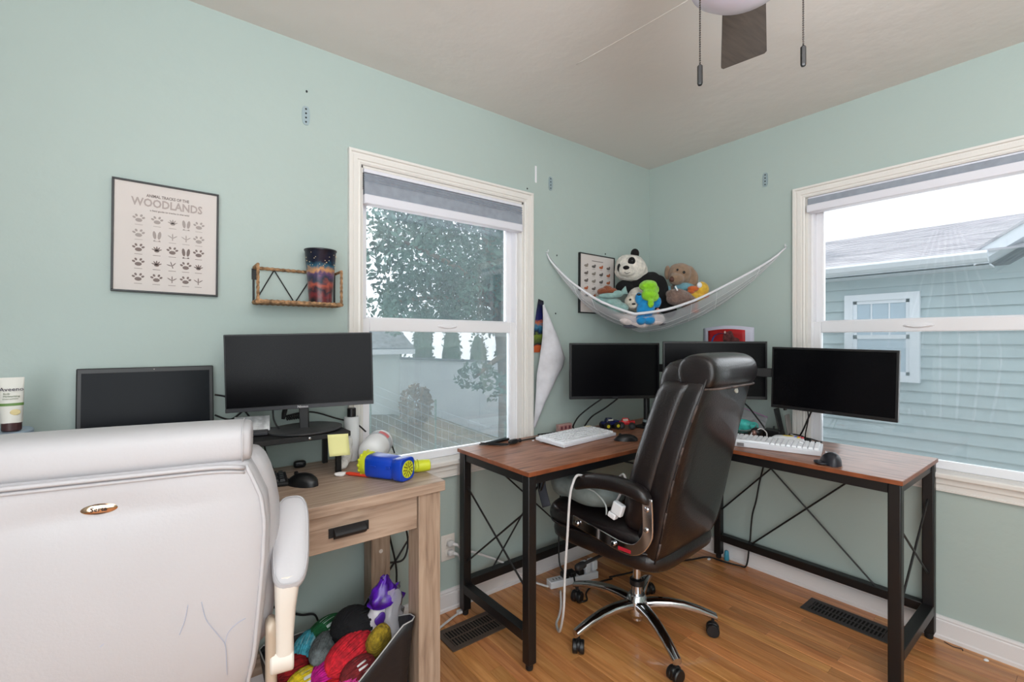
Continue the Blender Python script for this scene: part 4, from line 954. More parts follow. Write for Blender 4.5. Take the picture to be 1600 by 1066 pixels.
obj('hook', lambda b: tube(b, smoothpath([(-.001, -.868, 1.78), (-.016, -.868, 1.778), (-.02, -.868, 1.79)], 4), .003, 6), WHITEP, ham, world=True)
K = .00372   # size of one unit of the toy layouts below
def fur(name, rgb, b=.7, s=260): return mat(name, rgb, .95, vary=.10, vscale=40, bump=b, bscale=s, sheen=.35)
BLKF = mat('black_plush', (12, 12, 14), .95, bump=.4, bscale=260); WHF = fur('white_plush', (226, 220, 210)); EYE = mat('toy_eye', (12, 10, 10), .15)
def plush(name, label, c, cat='plush toy'): return thing(name, label, cat, c, -37.78)
def lumps(L, w_=.12): return lambda b: [puff(b, (x * K, y * K, z * K), (sx * K, sy * K, sz * K), nu=18, nv=12, wob=w_, wfreq=22) for x, y, z, sx, sy, sz in L]
def pp(o, name, L, m, rem=.004, w_=.12): return obj(name, lumps(L, w_), m, o, smooth=True, remesh=rem)
# panda: x right, y away from the room, z up, in units
pa = plush('panda_plush', 'large black and white panda plush sitting in the hammock corner', (-.455, -.195, 1.50))
pp(pa, 'head', [(0, 0, 54, 25, 24, 22), (-9, -18, 49, 13, 10, 10), (14, 4, 50, 14, 16, 18)], WHF)
pp(pa, 'body', [(24, 6, 26, 28, 22, 24), (42, 0, 8, 17, 16, 24), (56, -4, -6, 14, 12, 14), (-6, 2, 24, 16, 16, 12), (34, 8, 36, 18, 16, 14), (46, 2, 22, 15, 14, 22), (60, -8, -14, 12, 10, 10)], BLKF)
pp(pa, 'belly', [(14, -10, 6, 22, 14, 18)], WHF)
pp(pa, 'ear', [(8, 2, 78, 7, 4, 8)], BLKF, .003)
pp(pa, 'eye_patch', [(-3, -21.5, 61, 6, 3, 7.5)], BLKF, .0025, 0); pp(pa, 'eye_patch', [(-19.5, -13, 53, 4, 4, 7)], BLKF, .0025, 0)
obj('eye', lumps([(-3, -24.3, 62, 1.8, 1, 2), (-21, -16.5, 55, 1.5, 1, 2)], 0), EYE, pa, smooth=True)
obj('nose', lumps([(-13, -27.5, 51, 5, 2.6, 3.2)], 0), BLKF, pa, smooth=True)
obj('mouth', lambda b: tube(b, smoothpath([(-16 * K, -28 * K, 44 * K), (-12 * K, -28.5 * K, 42 * K), (-7 * K, -27.5 * K, 44 * K)], 4), .0012, 5), BLKF, pa)
cu = plush('cub_plush', 'white spotted cub plush peeking out between the panda and the teal plush', (-.525, -.255, 1.465))
pp(cu, 'head', [(4, 0, 8, 14, 12, 12), (0, -10, 2, 7, 6, 5), (24, 16, 6, 6, 5, 9)], fur('cub_white', (222, 212, 196)))
obj('face', lumps([(-4, -12, 11, 1.8, 1.2, 1.6), (6, -12.5, 12, 1.8, 1.2, 1.6), (0, -16, 4, 3, 1.5, 1.6), (10, -9, 15, 1.5, 1.5, 1.2)], 0), EYE, cu, smooth=True)
gb = plush('troll_plush', 'blue plush creature with a tuft of bright green hair at the front of the hammock', (-.508, -.337, 1.43))
LIMEF = fur('lime_fur', (140, 210, 24), .9, 160); BLUF = fur('bright_blue_plush', (16, 132, 192), .25)
pp(gb, 'body', [(1, 0, 5, 14, 11, 12), (-9, -2, 22, 6, 6, 9), (18, -2, 16, 6, 6, 9), (3, 2, 20, 12, 9, 10)], BLUF)
pp(gb, 'hair', [(5, -2, 40, 14, 12, 10), (6, -7, 26, 12, 10, 11), (5, -13, 14, 5, 5, 7), (14, -2, 36, 6, 7, 8)], LIMEF, .004, .25)
pp(gb, 'foot', [(-7, -4, -10, 8.5, 8, 8)], BLUF); pp(gb, 'foot', [(5, -4, -10, 9, 8, 8)], BLUF)
obj('eye', lumps([(-11, -8, 27, 3, 1.6, 1.6)], 0), EYE, gb, smooth=True)
pp(gb, 'hand', [(17, -8, 3, 3, 3, 4)], fur('peach_plush', (214, 120, 96)), .0025)
te = plush('teal_plush', 'pale teal plush blanket toy with pointed corner at the left of the hammock', (-.64, -.18, 1.49))
TEF = fur('teal_plush_cloth', (134, 168, 164), .5)
pp(te, 'body', [(2, 0, 0, 20, 14, 9), (14, -8, -8, 16, 12, 9), (-10, 0, 4, 14, 10, 7)], TEF)
pp(te, 'rolled_edge', [(2, -12, 10, 18, 5, 4), (14, -12, 13, 8, 5, 5)], TEF, .003)
obj('pointed_corner', lambda b: loft(b, [ring_xy(22 * K, -12 * K, 12 * K, 7 * K, 4 * K, 1, 12), ring_xy(23 * K, -11 * K, 18 * K, 4 * K, 3 * K, 1, 12), ring_xy(25 * K, -11 * K, 24 * K, .6 * K, .6 * K, 1, 12)]), TEF, te, smooth=True)
ru = plush('rust_plush', 'rusty brown curly plush toy lying on the teal plush in front of the framed print', (-.585, -.135, 1.56))
pp(ru, 'body', [(-4, 0, 0, 12, 8, 6), (6, -2, 1, 9, 7, 6), (0, 0, 5, 7, 6, 5)], fur('rust_fur', (142, 74, 40), 1, 120), .004, .3)
wl_ = plush('white_plush', 'pale pinkish white plush lying in the bottom of the hammock net', (-.528, -.328, 1.388))
PW = fur('pinkish_white_plush', (226, 214, 212))
pp(wl_, 'body', [(-18, 4, 2, 14, 8, 9), (0, 4, -1, 18, 8, 10), (22, 4, 2, 15, 8, 9)], PW); pp(wl_, 'arm', [(-44, 16, 24, 14, 8, 8), (-32, 12, 13, 11, 7, 8)], PW)
pp(wl_, 'dark_underside', [(-12, 8, -8, 14, 8, 4), (32, 8, -3, 8, 7, 5)], fur('charcoal_plush', (70, 72, 84)), .004)
dg = plush('dog_plush', 'light brown floppy-eared dog plush sitting at the back right of the hammock', (-.19, -.345, 1.545))
TANF = fur('tan_fur', (150, 122, 98), .6, 320)
pp(dg, 'head', [(2, 0, 34, 19, 18, 18), (-8, -12, 25, 12, 11, 10)], TANF); pp(dg, 'body', [(4, 4, 4, 18, 16, 18)], TANF)
pp(dg, 'ear', [(20, -6, 26, 9, 7, 17), (14, -2, 40, 10, 8, 8)], TANF); pp(dg, 'ear', [(-16, 6, 38, 5, 6, 12)], TANF)
obj('eye', lumps([(2, -17.5, 35, 2.2, 1.4, 2.2), (-8, -17, 39, 1.6, 1.4, 1.8)], 0), EYE, dg, smooth=True)
obj('nose', lumps([(-17, -18, 24, 4.2, 3.5, 4.2)], 0), mat('brown_nose', (84, 48, 36), .6), dg, smooth=True)
pp(dg, 'arm', [(-30, -4, 20, 7, 7, 10), (-24, -2, 8, 7, 7, 8)], fur('tan_orange_fur', (184, 124, 92)))
pp(dg, 'blue_shirt', [(6, -8, 12, 17, 10, 8), (-20, -4, 10, 6, 8, 6)], fur('blue_shirt_cloth', (110, 158, 172), .2), .004, .02)
ta = plush('fuzzy_plush', 'taupe fuzzy plush toy with a white tag in front of the dog plush', (-.315, -.43, 1.50))
pp(ta, 'body', [(0, 0, 5, 20, 14, 13), (-10, 0, 10, 10, 10, 9), (10, 0, 0, 14, 12, 11)], fur('taupe_fur', (122, 98, 88), 1, 110), .0045, .25)
obj('white_tag', lambda b: box(b, -.004, .004, -.052, -.0505, .062, .09, Matrix.Rotation(R(-28), 4, 'Y')), WHITEP, ta)
du = plush('duck_plush', 'yellow duck plush with an orange beak at the right end of the hammock', (-.185, -.465, 1.53))
YEL = fur('yellow_plush', (220, 178, 60), .3); ORG = fur('orange_plush', (190, 92, 40), .3)
pp(du, 'body', [(-2, 0, 0, 13, 9, 8), (6, 0, 12, 11, 10, 11)], YEL); pp(du, 'beak', [(-10, -6, 12, 9, 6, 4.5), (-14, -6, 7, 6, 5, 3)], ORG, .003)
obj('eye_white', lumps([(-1, -9, 17, 4, 2.5, 4.5)], 0), WHITEP, du, smooth=True); pp(du, 'foot', [(10, -7, 0, 5, 4, 3.5)], ORG, .003)
pp(du, 'dangling_foot', [(-4, 2, -22, 6, 5, 4), (-2, 2, -12, 2.5, 2.5, 8)], ORG, .003)

# ------------------------------------------------------------------ ceiling fan
FC = (-1.61, -1.42)
fan = thing('ceiling_fan', 'ceiling fan with grey-brown blades, white light dome and two pull chains', 'fan', (FC[0], FC[1], 2.44))
FB = wood('grey_brown_blade', [(74, 66, 60), (98, 88, 80)], axis=0, stretch=10, scale=6, rough=.6)
obj('canopy', lambda b: lathe(b, [(.03, -.06), (.065, -.02), (.07, 0)], 28), BLACKM, fan, smooth='auto')
obj('downrod', lambda b: cyl(b, (0, 0, -.14), (0, 0, -.05), .013), BLACKM, fan, smooth='auto')
obj('motor_housing', lambda b: lathe(b, [(.05, -.305), (.105, -.29), (.115, -.23), (.10, -.16), (.03, -.135)], 36), BLACKM, fan, smooth='auto')
obj('light_dome', lambda b: lathe(b, [(.005, -.372), (.05, -.368), (.09, -.355), (.115, -.335), (.122, -.31), (.115, -.30)], 40), mat('opal_glass', (214, 210, 226), .25), fan, smooth=True)
for i, a in enumerate((26, 146, 266)):
    M_ = Matrix.Rotation(R(a), 4, 'Z') @ T(0, 0, -.235) @ Matrix.Rotation(R(-9), 4, 'X')
    def blade(b):
        A = [(.16, -.05), (.52, -.068), (.53, -.062), (.53, .062), (.52, .068), (.16, .05)]
        V0 = [b.verts.new(M_ @ Vector((p, q, -.004))) for p, q in A]; V1 = [b.verts.new(M_ @ Vector((p, q, .003))) for p, q in A]
        b.faces.new(V0[::-1]); b.faces.new(V1)
        for k in range(6): b.faces.new((V0[k], V0[(k + 1) % 6], V1[(k + 1) % 6], V1[k]))
    bl = obj('blade', blade, FB, fan)
    obj('blade_iron', lambda b: box(b, .09, .19, -.02, .02, .003, .008, M_), BLACKM, bl, bevel=.001)
def chain(x, y, z):
    dx, dy = x - FC[0], y - FC[1]; zb = z - 2.44
    n = int((-.30 - (zb + .045)) / .0052)
    pc = obj('pull_chain', lambda b: [puff(b, (dx, dy, zb + .045 + .0052 * i), (.0021, .0021, .0023), nu=6, nv=4) for i in range(n)], mat('bronze_bead', (52, 44, 40), .4, .6), fan)
    obj('fob', lambda b: lathe(b, [(.002, .047), (.0058, .043), (.0058, .004), (.0045, 0)], 6, (dx, dy, zb)), BLACK, pc)
    obj('chain_arm', lambda b: cyl(b, (dx * .75, dy * .75, -.295), (dx * 1.02, dy * 1.02, -.30), .004, seg=8), BLACKM, fan)
chain(-1.712, -1.371, 1.849); chain(-1.528, -1.513, 1.892)
# ------------------------------------------------------------------ brown leather chair
def caster(b, x, y, ang, r=.027):
    ca, sa = math.cos(ang), math.sin(ang)
    for s in (-1, 1):
        cx, cy = x - sa * s * .014, y + ca * s * .014
        lathe(b, [(.012, -.010), (r - .003, -.010), (r, -.006), (r, .006), (r - .003, .010), (.012, .010)], 20, m=T(cx, cy, r) @ Matrix.Rotation(ang, 4, 'Z') @ Matrix.Rotation(R(90), 4, 'X'))
    puff(b, (x, y, r * 1.3), (.026, .012, .022), .7, m=Matrix.Rotation(ang, 3, 'Z'), nu=14, nv=8)
    cyl(b, (x, y, r * 1.6), (x, y, r * 2 + .028), .007, seg=10)
def star_base(parent, a0, rr, mleg, hubm, mc, zt=.112):
    for i in range(5):
        a = R(a0 + 72 * i); d = Vector((math.cos(a), math.sin(a), 0)); n = Vector((-d.y, d.x, 0))
        def leg(b):
            rings = []
            for t in (0, .15, .35, .55, .75, .92, 1.0):
                p = d * (.03 + (rr - .02) * t); zc = zt + .028 * math.sin(math.pi * min(1, t * .75 + .1)) - .042 * t ** 1.6; wv = .026 - .008 * t; hv = .020 - .008 * t
                rings.append([tuple(p + n * (spow(math.cos(2 * math.pi * k / 16), .7) * wv) + Vector((0, 0, zc + spow(math.sin(2 * math.pi * k / 16), .7) * hv))) for k in range(16)])
            loft(b, rings)
        lg = obj('base_leg', leg, mleg, parent, smooth='auto', edge=50)
        p = d * (rr - .005); ca = a + .9 + i
        obj('caster', lambda b: caster(b, p.x, p.y, ca), mc, lg, smooth='auto')
    obj('hub', lambda b: lathe(b, [(.028, zt - .05), (.045, zt - .03), (.048, zt + .02), (.038, zt + .045), (.034, zt + .05)], 28), mleg, parent, smooth='auto')
bc = thing('office_chair', 'dark brown leather executive chair on a chrome five-star base at the corner desk', 'chair', (-.99, -.65, 0), 5)
star_base(bc, 166, .325, CHROME, CHROME, BLACK)
obj('gas_lift', lambda b: lathe(b, [(.016, .045), (.024, .05), (.024, .20), (.030, .205), (.030, .225), (.017, .23), (.017, .36)], 24), CHROME, bc, smooth='auto')
obj('lift_sleeve', lambda b: lathe(b, [(.026, .20), (.031, .202), (.031, .225), (.026, .228)], 24), BLACK, bc, smooth='auto')
obj('mechanism', lambda b: [box(b, -.10, .10, -.15, .14, .345, .395), cyl(b, (-.08, .05, .37), (-.30, .06, .365), .007, seg=8), puff(b, (-.315, .062, .362), (.03, .014, .012), .6)], BLACKM, bc, bevel=.004)
obj('seat_base', lambda b: puff(b, (0, .03, .435), (.262, .285, .052), .35, .5, nu=40), BROWNL, bc, smooth=True)
obj('seat_cushion', lambda b: [puff(b, (0, .05, .505), (.268, .29, .055), .4, .6, nu=40), puff(b, (0, .245, .50), (.25, .08, .065), .4, .7, nu=32)], BROWNL, bc, smooth=True, remesh=.01)
obj('seat_piping', lambda b: tube(b, [(spow(math.cos(2 * math.pi * k / 60), .4) * .266, .045 + spow(math.sin(2 * math.pi * k / 60), .4) * .288, .472) for k in range(60)], .0055, 6, closed=True), BROWNL, bc, smooth=True)
SEC = [(.395, -.155, .19, .035), (.43, -.18, .235, .052), (.50, -.20, .252, .066), (.62, -.222, .258, .072), (.75, -.25, .256, .072), (.88, -.283, .246, .070), (1.0, -.318, .232, .067), (1.10, -.348, .215, .066), (1.15, -.363, .207, .064)]
def lerp_sec(z):
    for a, b_ in zip(SEC, SEC[1:]):
        if a[0] <= z <= b_[0]:
            t = (z - a[0]) / (b_[0] - a[0]); return [a[i] + (b_[i] - a[i]) * t for i in range(4)]
    return list(SEC[-1] if z > 1 else SEC[0])
obj('backrest', lambda b: loft(b, [ring_xy(0, y_, z_, hx, hy, .42, 44) for z_, y_, hx, hy in SEC]), BROWNL, bc, smooth=True, sub=1)
obj('headrest_roll', lambda b: loft(b, [[(x_, -.362 + spow(math.cos(2 * math.pi * k / 24), .85) * r_ * 1.08, 1.158 + spow(math.sin(2 * math.pi * k / 24), .85) * r_) for k in range(24)] for x_, r_ in ((-.203, .035), (-.201, .056), (-.195, .066), (-.15, .072), (0, .074), (.15, .072), (.195, .066), (.201, .056), (.203, .035))]), BROWNL, bc, smooth=True, sub=1)
obj('head_cushion', lambda b: loft(b, [ring_xy(0, -.363 + dy, z_, hx, .066, .5, 32) for z_, dy, hx in ((.99, .085, .12), (1.01, .095, .16), (1.06, .108, .185), (1.12, .108, .19), (1.175, .09, .185), (1.21, .055, .16))]), BROWNL, bc, smooth=True, sub=1)
obj('lumbar_cushion', lambda b: loft(b, [ring_xy(0, y_, z_, hx, .07, .5, 32) for z_, y_, hx in ((.55, -.14, .17), (.58, -.135, .21), (.68, -.14, .225), (.80, -.175, .22), (.92, -.215, .21), (.985, -.245, .19), (1.0, -.26, .16))]), BROWNL, bc, smooth=True, sub=1)
def sidecush(b, s):
    loft(b, [ring_xy(s * hx, y_, z_, .045, .062, .7, 20) for z_, y_, hx in ((.53, -.15, .19), (.58, -.145, .215), (.7, -.165, .222), (.85, -.205, .212), (1.0, -.25, .198), (1.10, -.28, .185), (1.13, -.30, .175))])
for s_ in (-1, 1): obj('side_bolster', lambda b: sidecush(b, s_), BROWNL, bc, smooth=True, sub=1)
def seam(sx):
    P = []
    for i in range(24):
        z_ = .44 + .70 * i / 23; _, y_, hx, hy = lerp_sec(z_); xx = sx * hx * .965
        P.append((xx, y_ - hy * (1 - .965 ** 4.76) ** .21 - .001, z_))
    return P
for s_ in (-1, 1): obj('side_seam', lambda b: tube(b, seam(s_), .0042, 6), BROWNL, bc, smooth=True)
for k in (1, 5, 9, 13, 18): obj('worn_patch', lambda b: tube(b, seam(-1)[k:k + 3], .0043, 6), SEAM, bc, smooth=True)
obj('top_seam', lambda b: tube(b, [(.205 * math.sin(math.pi * (k / 20 - .5)) , -.363 - .064 * (1 - abs(math.sin(math.pi * (k / 20 - .5))) ** 4.76) ** .21 - .004, 1.105) for k in range(21)], .004, 6), SEAM, bc, smooth=True)
obj('bottom_seam', lambda b: tube(b, [(.20 * math.sin(math.pi * (k / 20 - .5)), -.175 - .045 * (1 - abs(math.sin(math.pi * (k / 20 - .5))) ** 4.76) ** .21 - .003, .425) for k in range(21)], .004, 6), SEAM, bc, smooth=True)
obj('white_button', lambda b: disc(b, (.035, -.4085, 1.088), .0135, (0, -1, .28), .004, 20), mat('worn_button', (196, 194, 182), .4), bc, smooth='auto')
def arm(s, parent):
    P = [(s * .285, -.235, .716), (s * .287, -.19, .738), (s * .29, -.10, .750), (s * .292, .0, .742), (s * .292, .07, .722), (s * .29, .11, .702)]
    Q = smoothpath(P, 5)
    def pad(b):
        rings = []
        for i, p in enumerate(Q):
            t = i / (len(Q) - 1); e_ = max(.25, 1 - abs(2 * t - 1) ** 6) ** .5
            rings.append([(p.x + spow(math.cos(2 * math.pi * k / 18), .75) * .030 * e_, p.y, p.z - .026 + spow(math.sin(2 * math.pi * k / 18), .75) * .030 * e_) for k in range(18)])
        loft(b, rings)
    ap = obj('arm_pad', pad, BROWNL, parent, smooth=True, sub=1)
    A = smoothpath([(s * .288, -.225, .70), (s * .288, -.228, .62), (s * .286, -.222, .555), (s * .284, -.18, .50), (s * .284, -.12, .487), (s * .282, -.02, .50), (s * .280, .13, .522)], 6)
    def bar(b):
        rings = []
        for i, p in enumerate(A):
            d = (A[min(i + 1, len(A) - 1)] - A[max(0, i - 1)]).normalized(); nrm = Vector((1, 0, 0)).cross(d).normalized()
            rings.append([tuple(p + Vector((1, 0, 0)) * dx + nrm * dn) for dx, dn in ((-.004, -.021), (.004, -.021), (.004, .021), (-.004, .021))])
        loft(b, rings)
    ab = obj('arm_bracket', bar, CHROME, parent, bevel=.0025)
    obj('bolt', lambda b: [lathe(b, [(.010, 0), (.010, .004), (.006, .007)], 14, m=T(s * .289, y_, z_) @ Matrix.Rotation(R(90 * s), 4, 'Y')) for y_, z_ in ((-.224, .66), (-.222, .585), (-.08, .492), (.10, .518))], CHROME, ab, smooth='auto')
    return ab
abL = arm(-1, bc); abR = arm(1, bc)
obj('red_tag', lambda b: box(b, -.290, -.2885, -.155, -.10, .475, .488), mat('red_label', (176, 24, 44), .5), abL)

# things on the brown chair
CLO = mat('grey_green_cloth', (118, 128, 126), .9, vary=.12, vscale=12, bump=.3, bscale=60)
gc = thing('grey_cloth', 'grey-green cloth bag slumped on the seat of the brown chair under its armrest', 'cloth', (-1.17, -.53, .565), 5)
obj('bag', lambda b: [puff(b, (.0, .0, .065), (.10, .17, .062), .8, .9, nu=28, wob=.14, wfreq=9), puff(b, (.02, .13, .07), (.085, .08, .07), .8, .9, wob=.2, wfreq=10)], CLO, gc, smooth=True, remesh=.008)
obj('dark_strap', lambda b: tube(b, smoothpath([(-.07, .20, .11), (-.10, .19, .06), (-.108, .15, -.03)], 5), .022, 8, flat=.2), mat('dark_grey_strap', (62, 66, 76), .8), gc, smooth=True)
obj('pale_hem', lambda b: tube(b, smoothpath([(-.10, -.02, .10), (-.095, -.10, .095), (-.10, -.16, .06), (-.105, -.17, .02)], 5), .0035, 6), mat('pale_hem', (168, 174, 172), .9), gc, smooth=True)
ch = thing('laptop_charger', 'white laptop charger block with folded plug lying on the brown chair seat', 'charger', (-1.255, -.755, .60), 5)
obj('block', lambda b: box(b, -.013, .013, -.024, .024, 0, .05, Matrix.Rotation(R(18), 4, 'X')), WHITEP, ch, bevel=.006)
obj('plug_head', lambda b: box(b, -.014, .014, -.005, .03, -.022, 0, Matrix.Rotation(R(18), 4, 'X')), WHITEP, ch, bevel=.004)
cord('charging_cable', 'white charging cable draped over the brown chair armrest down to the floor', [(-1.27, -.60, .715), (-1.318, -.605, .728), (-1.352, -.615, .705), (-1.37, -.615, .65), (-1.378, -.61, .5), (-1.382, -.60, .34), (-1.375, -.585, .19), (-1.335, -.52, .06), (-1.25, -.41, .007), (-1.20, -.375, .007), (-1.15, -.335, .02), (-1.10, -.28, .05)], .0055, WHITECORD)
cord('charging_cable', 'white cable loop lying behind the back of the brown chair seat', [(-1.19, -.70, .62), (-1.16, -.72, .69), (-1.14, -.70, .72), (-1.12, -.66, .70), (-1.10, -.62, .64)], .005, WHITECORD)

# ------------------------------------------------------------------ white leather chair in the foreground
wc_ = thing('office_chair', 'large white leather executive chair seen from behind in the foreground', 'chair', (-2.714, -.415, 0), -10.5)
star_base(wc_, 20, .29, CREAM, CREAM, CREAM)
obj('gas_lift', lambda b: lathe(b, [(.024, .06), (.026, .2), (.018, .205), (.018, .38)], 20), CREAM, wc_, smooth='auto')
obj('mechanism', lambda b: box(b, -.10, .10, -.12, .12, .36, .41), CREAM, wc_, bevel=.004)
obj('seat_cushion', lambda b: puff(b, (0, .03, .48), (.27, .25, .075), .4, .6, nu=40), WHITEL, wc_, smooth=True)
WS = [(.40, -.16, .22, .035), (.45, -.19, .262, .055), (.55, -.21, .28, .068), (.68, -.222, .292, .074), (.78, -.228, .300, .076), (.86, -.231, .303, .076), (.92, -.233, .296, .074), (.97, -.235, .276, .071), (1.0, -.236, .262, .068), (1.02, -.236, .25, .055)]
def dent(x, z): return .011 * math.exp(-((x / .07) ** 2 + ((z - .941) / .035) ** 2)) + .004 * math.exp(-((x / .22) ** 2 + ((z - .925) / .02) ** 2))
def wring(z, y, hx, hy, n=60):
    out = []
    for k in range(n):
        a = 2 * math.pi * k / n; x_ = spow(math.cos(a), .35) * hx; y_ = y + spow(math.sin(a), .35) * hy
        if y_ < y: y_ += dent(x_, z)
        out.append((x_, y_, z))
    return out
def wsec(z):
    for a, b_ in zip(WS, WS[1:]):
        if a[0] <= z <= b_[0]:
            t = (z - a[0]) / (b_[0] - a[0]); return [a[i] + (b_[i] - a[i]) * t for i in range(4)]
def wback(b):
    zs = sorted(set([w__[0] for w__ in WS] + [.90, .925, .935, .945, .955, .965, .985]))
    loft(b, [wring(*(lambda q: (z, q[1], q[2], q[3]))(wsec(z))) for z in zs])
obj('backrest', wback, WHITEL, wc_, smooth=True, sub=1)
obj('headrest_roll', lambda b: loft(b, [[(x_, -.232 + spow(math.cos(2 * math.pi * k / 32), .62) * .074 * q, 1.043 + spow(math.sin(2 * math.pi * k / 32), .62) * .046 * q) for k in range(32)] for x_, q in ((-.264, .6), (-.263, .85), (-.256, .96), (-.2, 1), (0, 1.02), (.2, 1), (.256, .96), (.263, .85), (.264, .6))]), WHITEL, wc_, smooth=True, sub=1)
def yrear(x, z):
    q = wsec(z); t = min(.999, abs(x) / q[2]); return q[1] - q[3] * (1 - t ** 5.714) ** .175
obj('top_piping', lambda b: tube(b, [(x_, yrear(x_, 1.0) - .008, 1.003 - .012 * abs(x_ / .25) ** 8) for x_ in [-.25 + .5 * k / 40 for k in range(41)]], .0048, 8), WHITEL, wc_, smooth=True)
obj('top_seam_fold', lambda b: tube(b, [(x_, yrear(x_, .995) - .002, .992 - .012 * abs(x_ / .25) ** 8) for x_ in [-.25 + .5 * k / 40 for k in range(41)]], .004, 8), WHITEL, wc_, smooth=True)
for s_ in (-1, 1):
    obj('side_piping', lambda b: tube(b, [(s_ * wsec(z_)[2] * .955, yrear(wsec(z_)[2] * .955, z_) - .002, z_) for z_ in [.42 + .575 * k / 40 for k in range(41)]], .0045, 8), WHITEL, wc_, smooth=True)
    obj('roll_stitching', lambda b: tube(b, [(s_ * .246, -.232 + spow(math.cos(R(a)), .62) * .0745, 1.043 + spow(math.sin(R(a)), .62) * .0458) for a in range(60, 261, 8)], .0015, 5), WHITEL, wc_, smooth=True)
    obj('wing', lambda b: loft(b, [ring_xy(s_ * x_, y_, z_, .036, .07, .8, 20) for z_, y_, x_ in ((.52, -.14, .262), (.6, -.15, .276), (.75, -.155, .288), (.88, -.16, .290), (.97, -.17, .268), (1.02, -.18, .245))]), WHITEL, wc_, smooth=True, sub=1)
bd = obj('badge', lambda b: puff(b, (0, yrear(0, .941) + dent(0, .941) - .003, .941), (.0305, .006, .0118), nu=36, nv=12), mat('bronze_chrome', (206, 176, 150), .12, 1), wc_, smooth=True)
yb_ = yrear(0, .941) + dent(0, .941) - .0095
obj('badge_ring', lambda b: tube(b, [(.021 * math.cos(2 * math.pi * k / 30), yb_ + .0022 + .0018 * abs(math.cos(2 * math.pi * k / 30)), .941 + .0092 * math.sin(2 * math.pi * k / 30)) for k in range(30)], .0008, 5, closed=True), INKD, bd, smooth=True)
text('badge_lettering', 'Serta', .0125, INKD, bd, T(0, yb_ - .0002, .941) @ UP)
PENM = mat('pale_blue_pen', (176, 186, 208), .7)
for P in ([(.146, .713), (.140, .68), (.130, .65)], [(.170, .713), (.178, .67), (.198, .63), (.212, .60), (.214, .56), (.215, .52)], [(.212, .60), (.218, .625), (.235, .642), (.252, .648)], [(.0, .664), (.006, .669)]):
    Q = smoothpath([(x_, yrear(x_, z_) - .0004, z_) for x_, z_ in P], 4); obj('pen_mark', lambda b: tube(b, Q, .0006, 4), PENM, wc_)
for s_ in (-1, 1):
    a, c_ = Vector((s_ * .342, -.266, .685)), Vector((s_ * .352, -.122, .856)); ax_ = (c_ - a).normalized(); sd = Vector((1, 0, 0)); up_ = sd.cross(ax_).normalized(); mid = (a + c_) / 2
    Mm = Matrix((sd, ax_, up_)).transposed()
    ap = obj('arm_pad', lambda b: puff(b, mid, (.043, .115, .026), .62, .6, nu=36, nv=14, m=Mm), WHITEL, wc_, smooth=True)
    obj('pad_seam', lambda b: tube(b, [tuple(mid + Mm @ Vector((spow(math.cos(2 * math.pi * k / 40), .62) * .038, spow(math.sin(2 * math.pi * k / 40), .62) * .108, .019))) for k in range(40)], .0014, 5, closed=True), WHITEL, ap, smooth=True)
    obj('arm_post', lambda b: loft(b, [ring_xy(s_ * x_, y_, z_, hx, hy, .6, 20) for z_, y_, hx, hy, x_ in ((.50, -.235, .021, .024, .332), (.56, -.238, .020, .024, .332), (.63, -.238, .023, .028, .334), (.69, -.235, .028, .04, .337), (.715, -.225, .026, .045, .338))]), CREAM, wc_, smooth='auto', edge=60)
    obj('arm_joint', lambda b: cyl(b, (s_ * .300, -.235, .505), (s_ * .352, -.235, .505), .030, seg=24), CREAM, wc_, bevel=.005)
    obj('arm_strut', lambda b: loft(b, [ring_xy(s_ * .303, -.232, z_, .013, .024, .7, 16) for z_ in (.40, .5, .58, .60)] + [ring_xy(s_ * .303, -.232, .61, .006, .012, .7, 16)]), TAN, wc_, smooth='auto', edge=60)

# ------------------------------------------------------------------ tote bag of yarn under the wooden desk
TOTE = mat('black_tote_fabric', (24, 24, 27), .55, bump=.2, bscale=40)
to = thing('tote_bag', 'open black tote bag full of yarn on the floor under the wooden desk', 'bag', (-2.19, -.33, 0))
x0, x1, y0, y1 = -2.385, -2.005, -.535, -.125
def rimz(x, y):
    z = .205
    if x > -2.02: z = .25 + .11 * max(0, min(1, 1 - (y + .50) / .2))
    if y < -.53: z = .20 + .16 * max(0, min(1, (x + 2.23) / .19))
    return z
def perim(u):
    L1 = x1 - x0; L2 = y1 - y0; q = (u % 1) * 2 * (L1 + L2)
    if q < L1: return x0 + q, y0
    q -= L1
    if q < L2: return x1, y0 + q
    q -= L2
    if q < L1: return x1 - q, y1
    return x0, y1 - (q - L1)
def tf(u, v):
    x, y = perim(u); cx, cy = -2.19, -.33; z = rimz(x, y) * v; k_ = .9 + .12 * v + .03 * noise.noise((x * 9, y * 9, z * 9)); return (cx + (x - cx) * k_, cy + (y - cy) * k_, .004 + z)
obj('sides', lambda b: sheet(b, tf, 56, 8), TOTE, to, world=True, smooth=True, solid=.003)
obj('bottom', lambda b: box(b, -2.36, -2.02, -.515, -.145, .003, .008), TOTE, to, world=True)
obj('rim_binding', lambda b: tube(b, [tf(u_ / 56, 1) for u_ in range(56)], .0022, 6, closed=True), mat('pale_binding', (176, 176, 176), .8), to, world=True, smooth=True)
obj('lining', lambda b: sheet(b, lambda u, v: (-2.375 + .36 * u, -.525 + .39 * v, .145 + .03 * noise.noise((u * 4, v * 4, 1))), 10, 10), TOTE, to, world=True, smooth=True)
obj('handle', lambda b: tube(b, smoothpath([(-2.40, -.50, .20), (-2.44, -.53, .16), (-2.45, -.52, .10), (-2.42, -.49, .06)], 5), .014, 8, flat=.25), TOTE, to, world=True, smooth=True)
yarn('yarn_ball', 'black yarn ball at the back of the tote, largest of the balls', (-2.125, -.315, .272), (.078, .072, .066), (20, 20, 24), (10, 20, 30), seed=1)
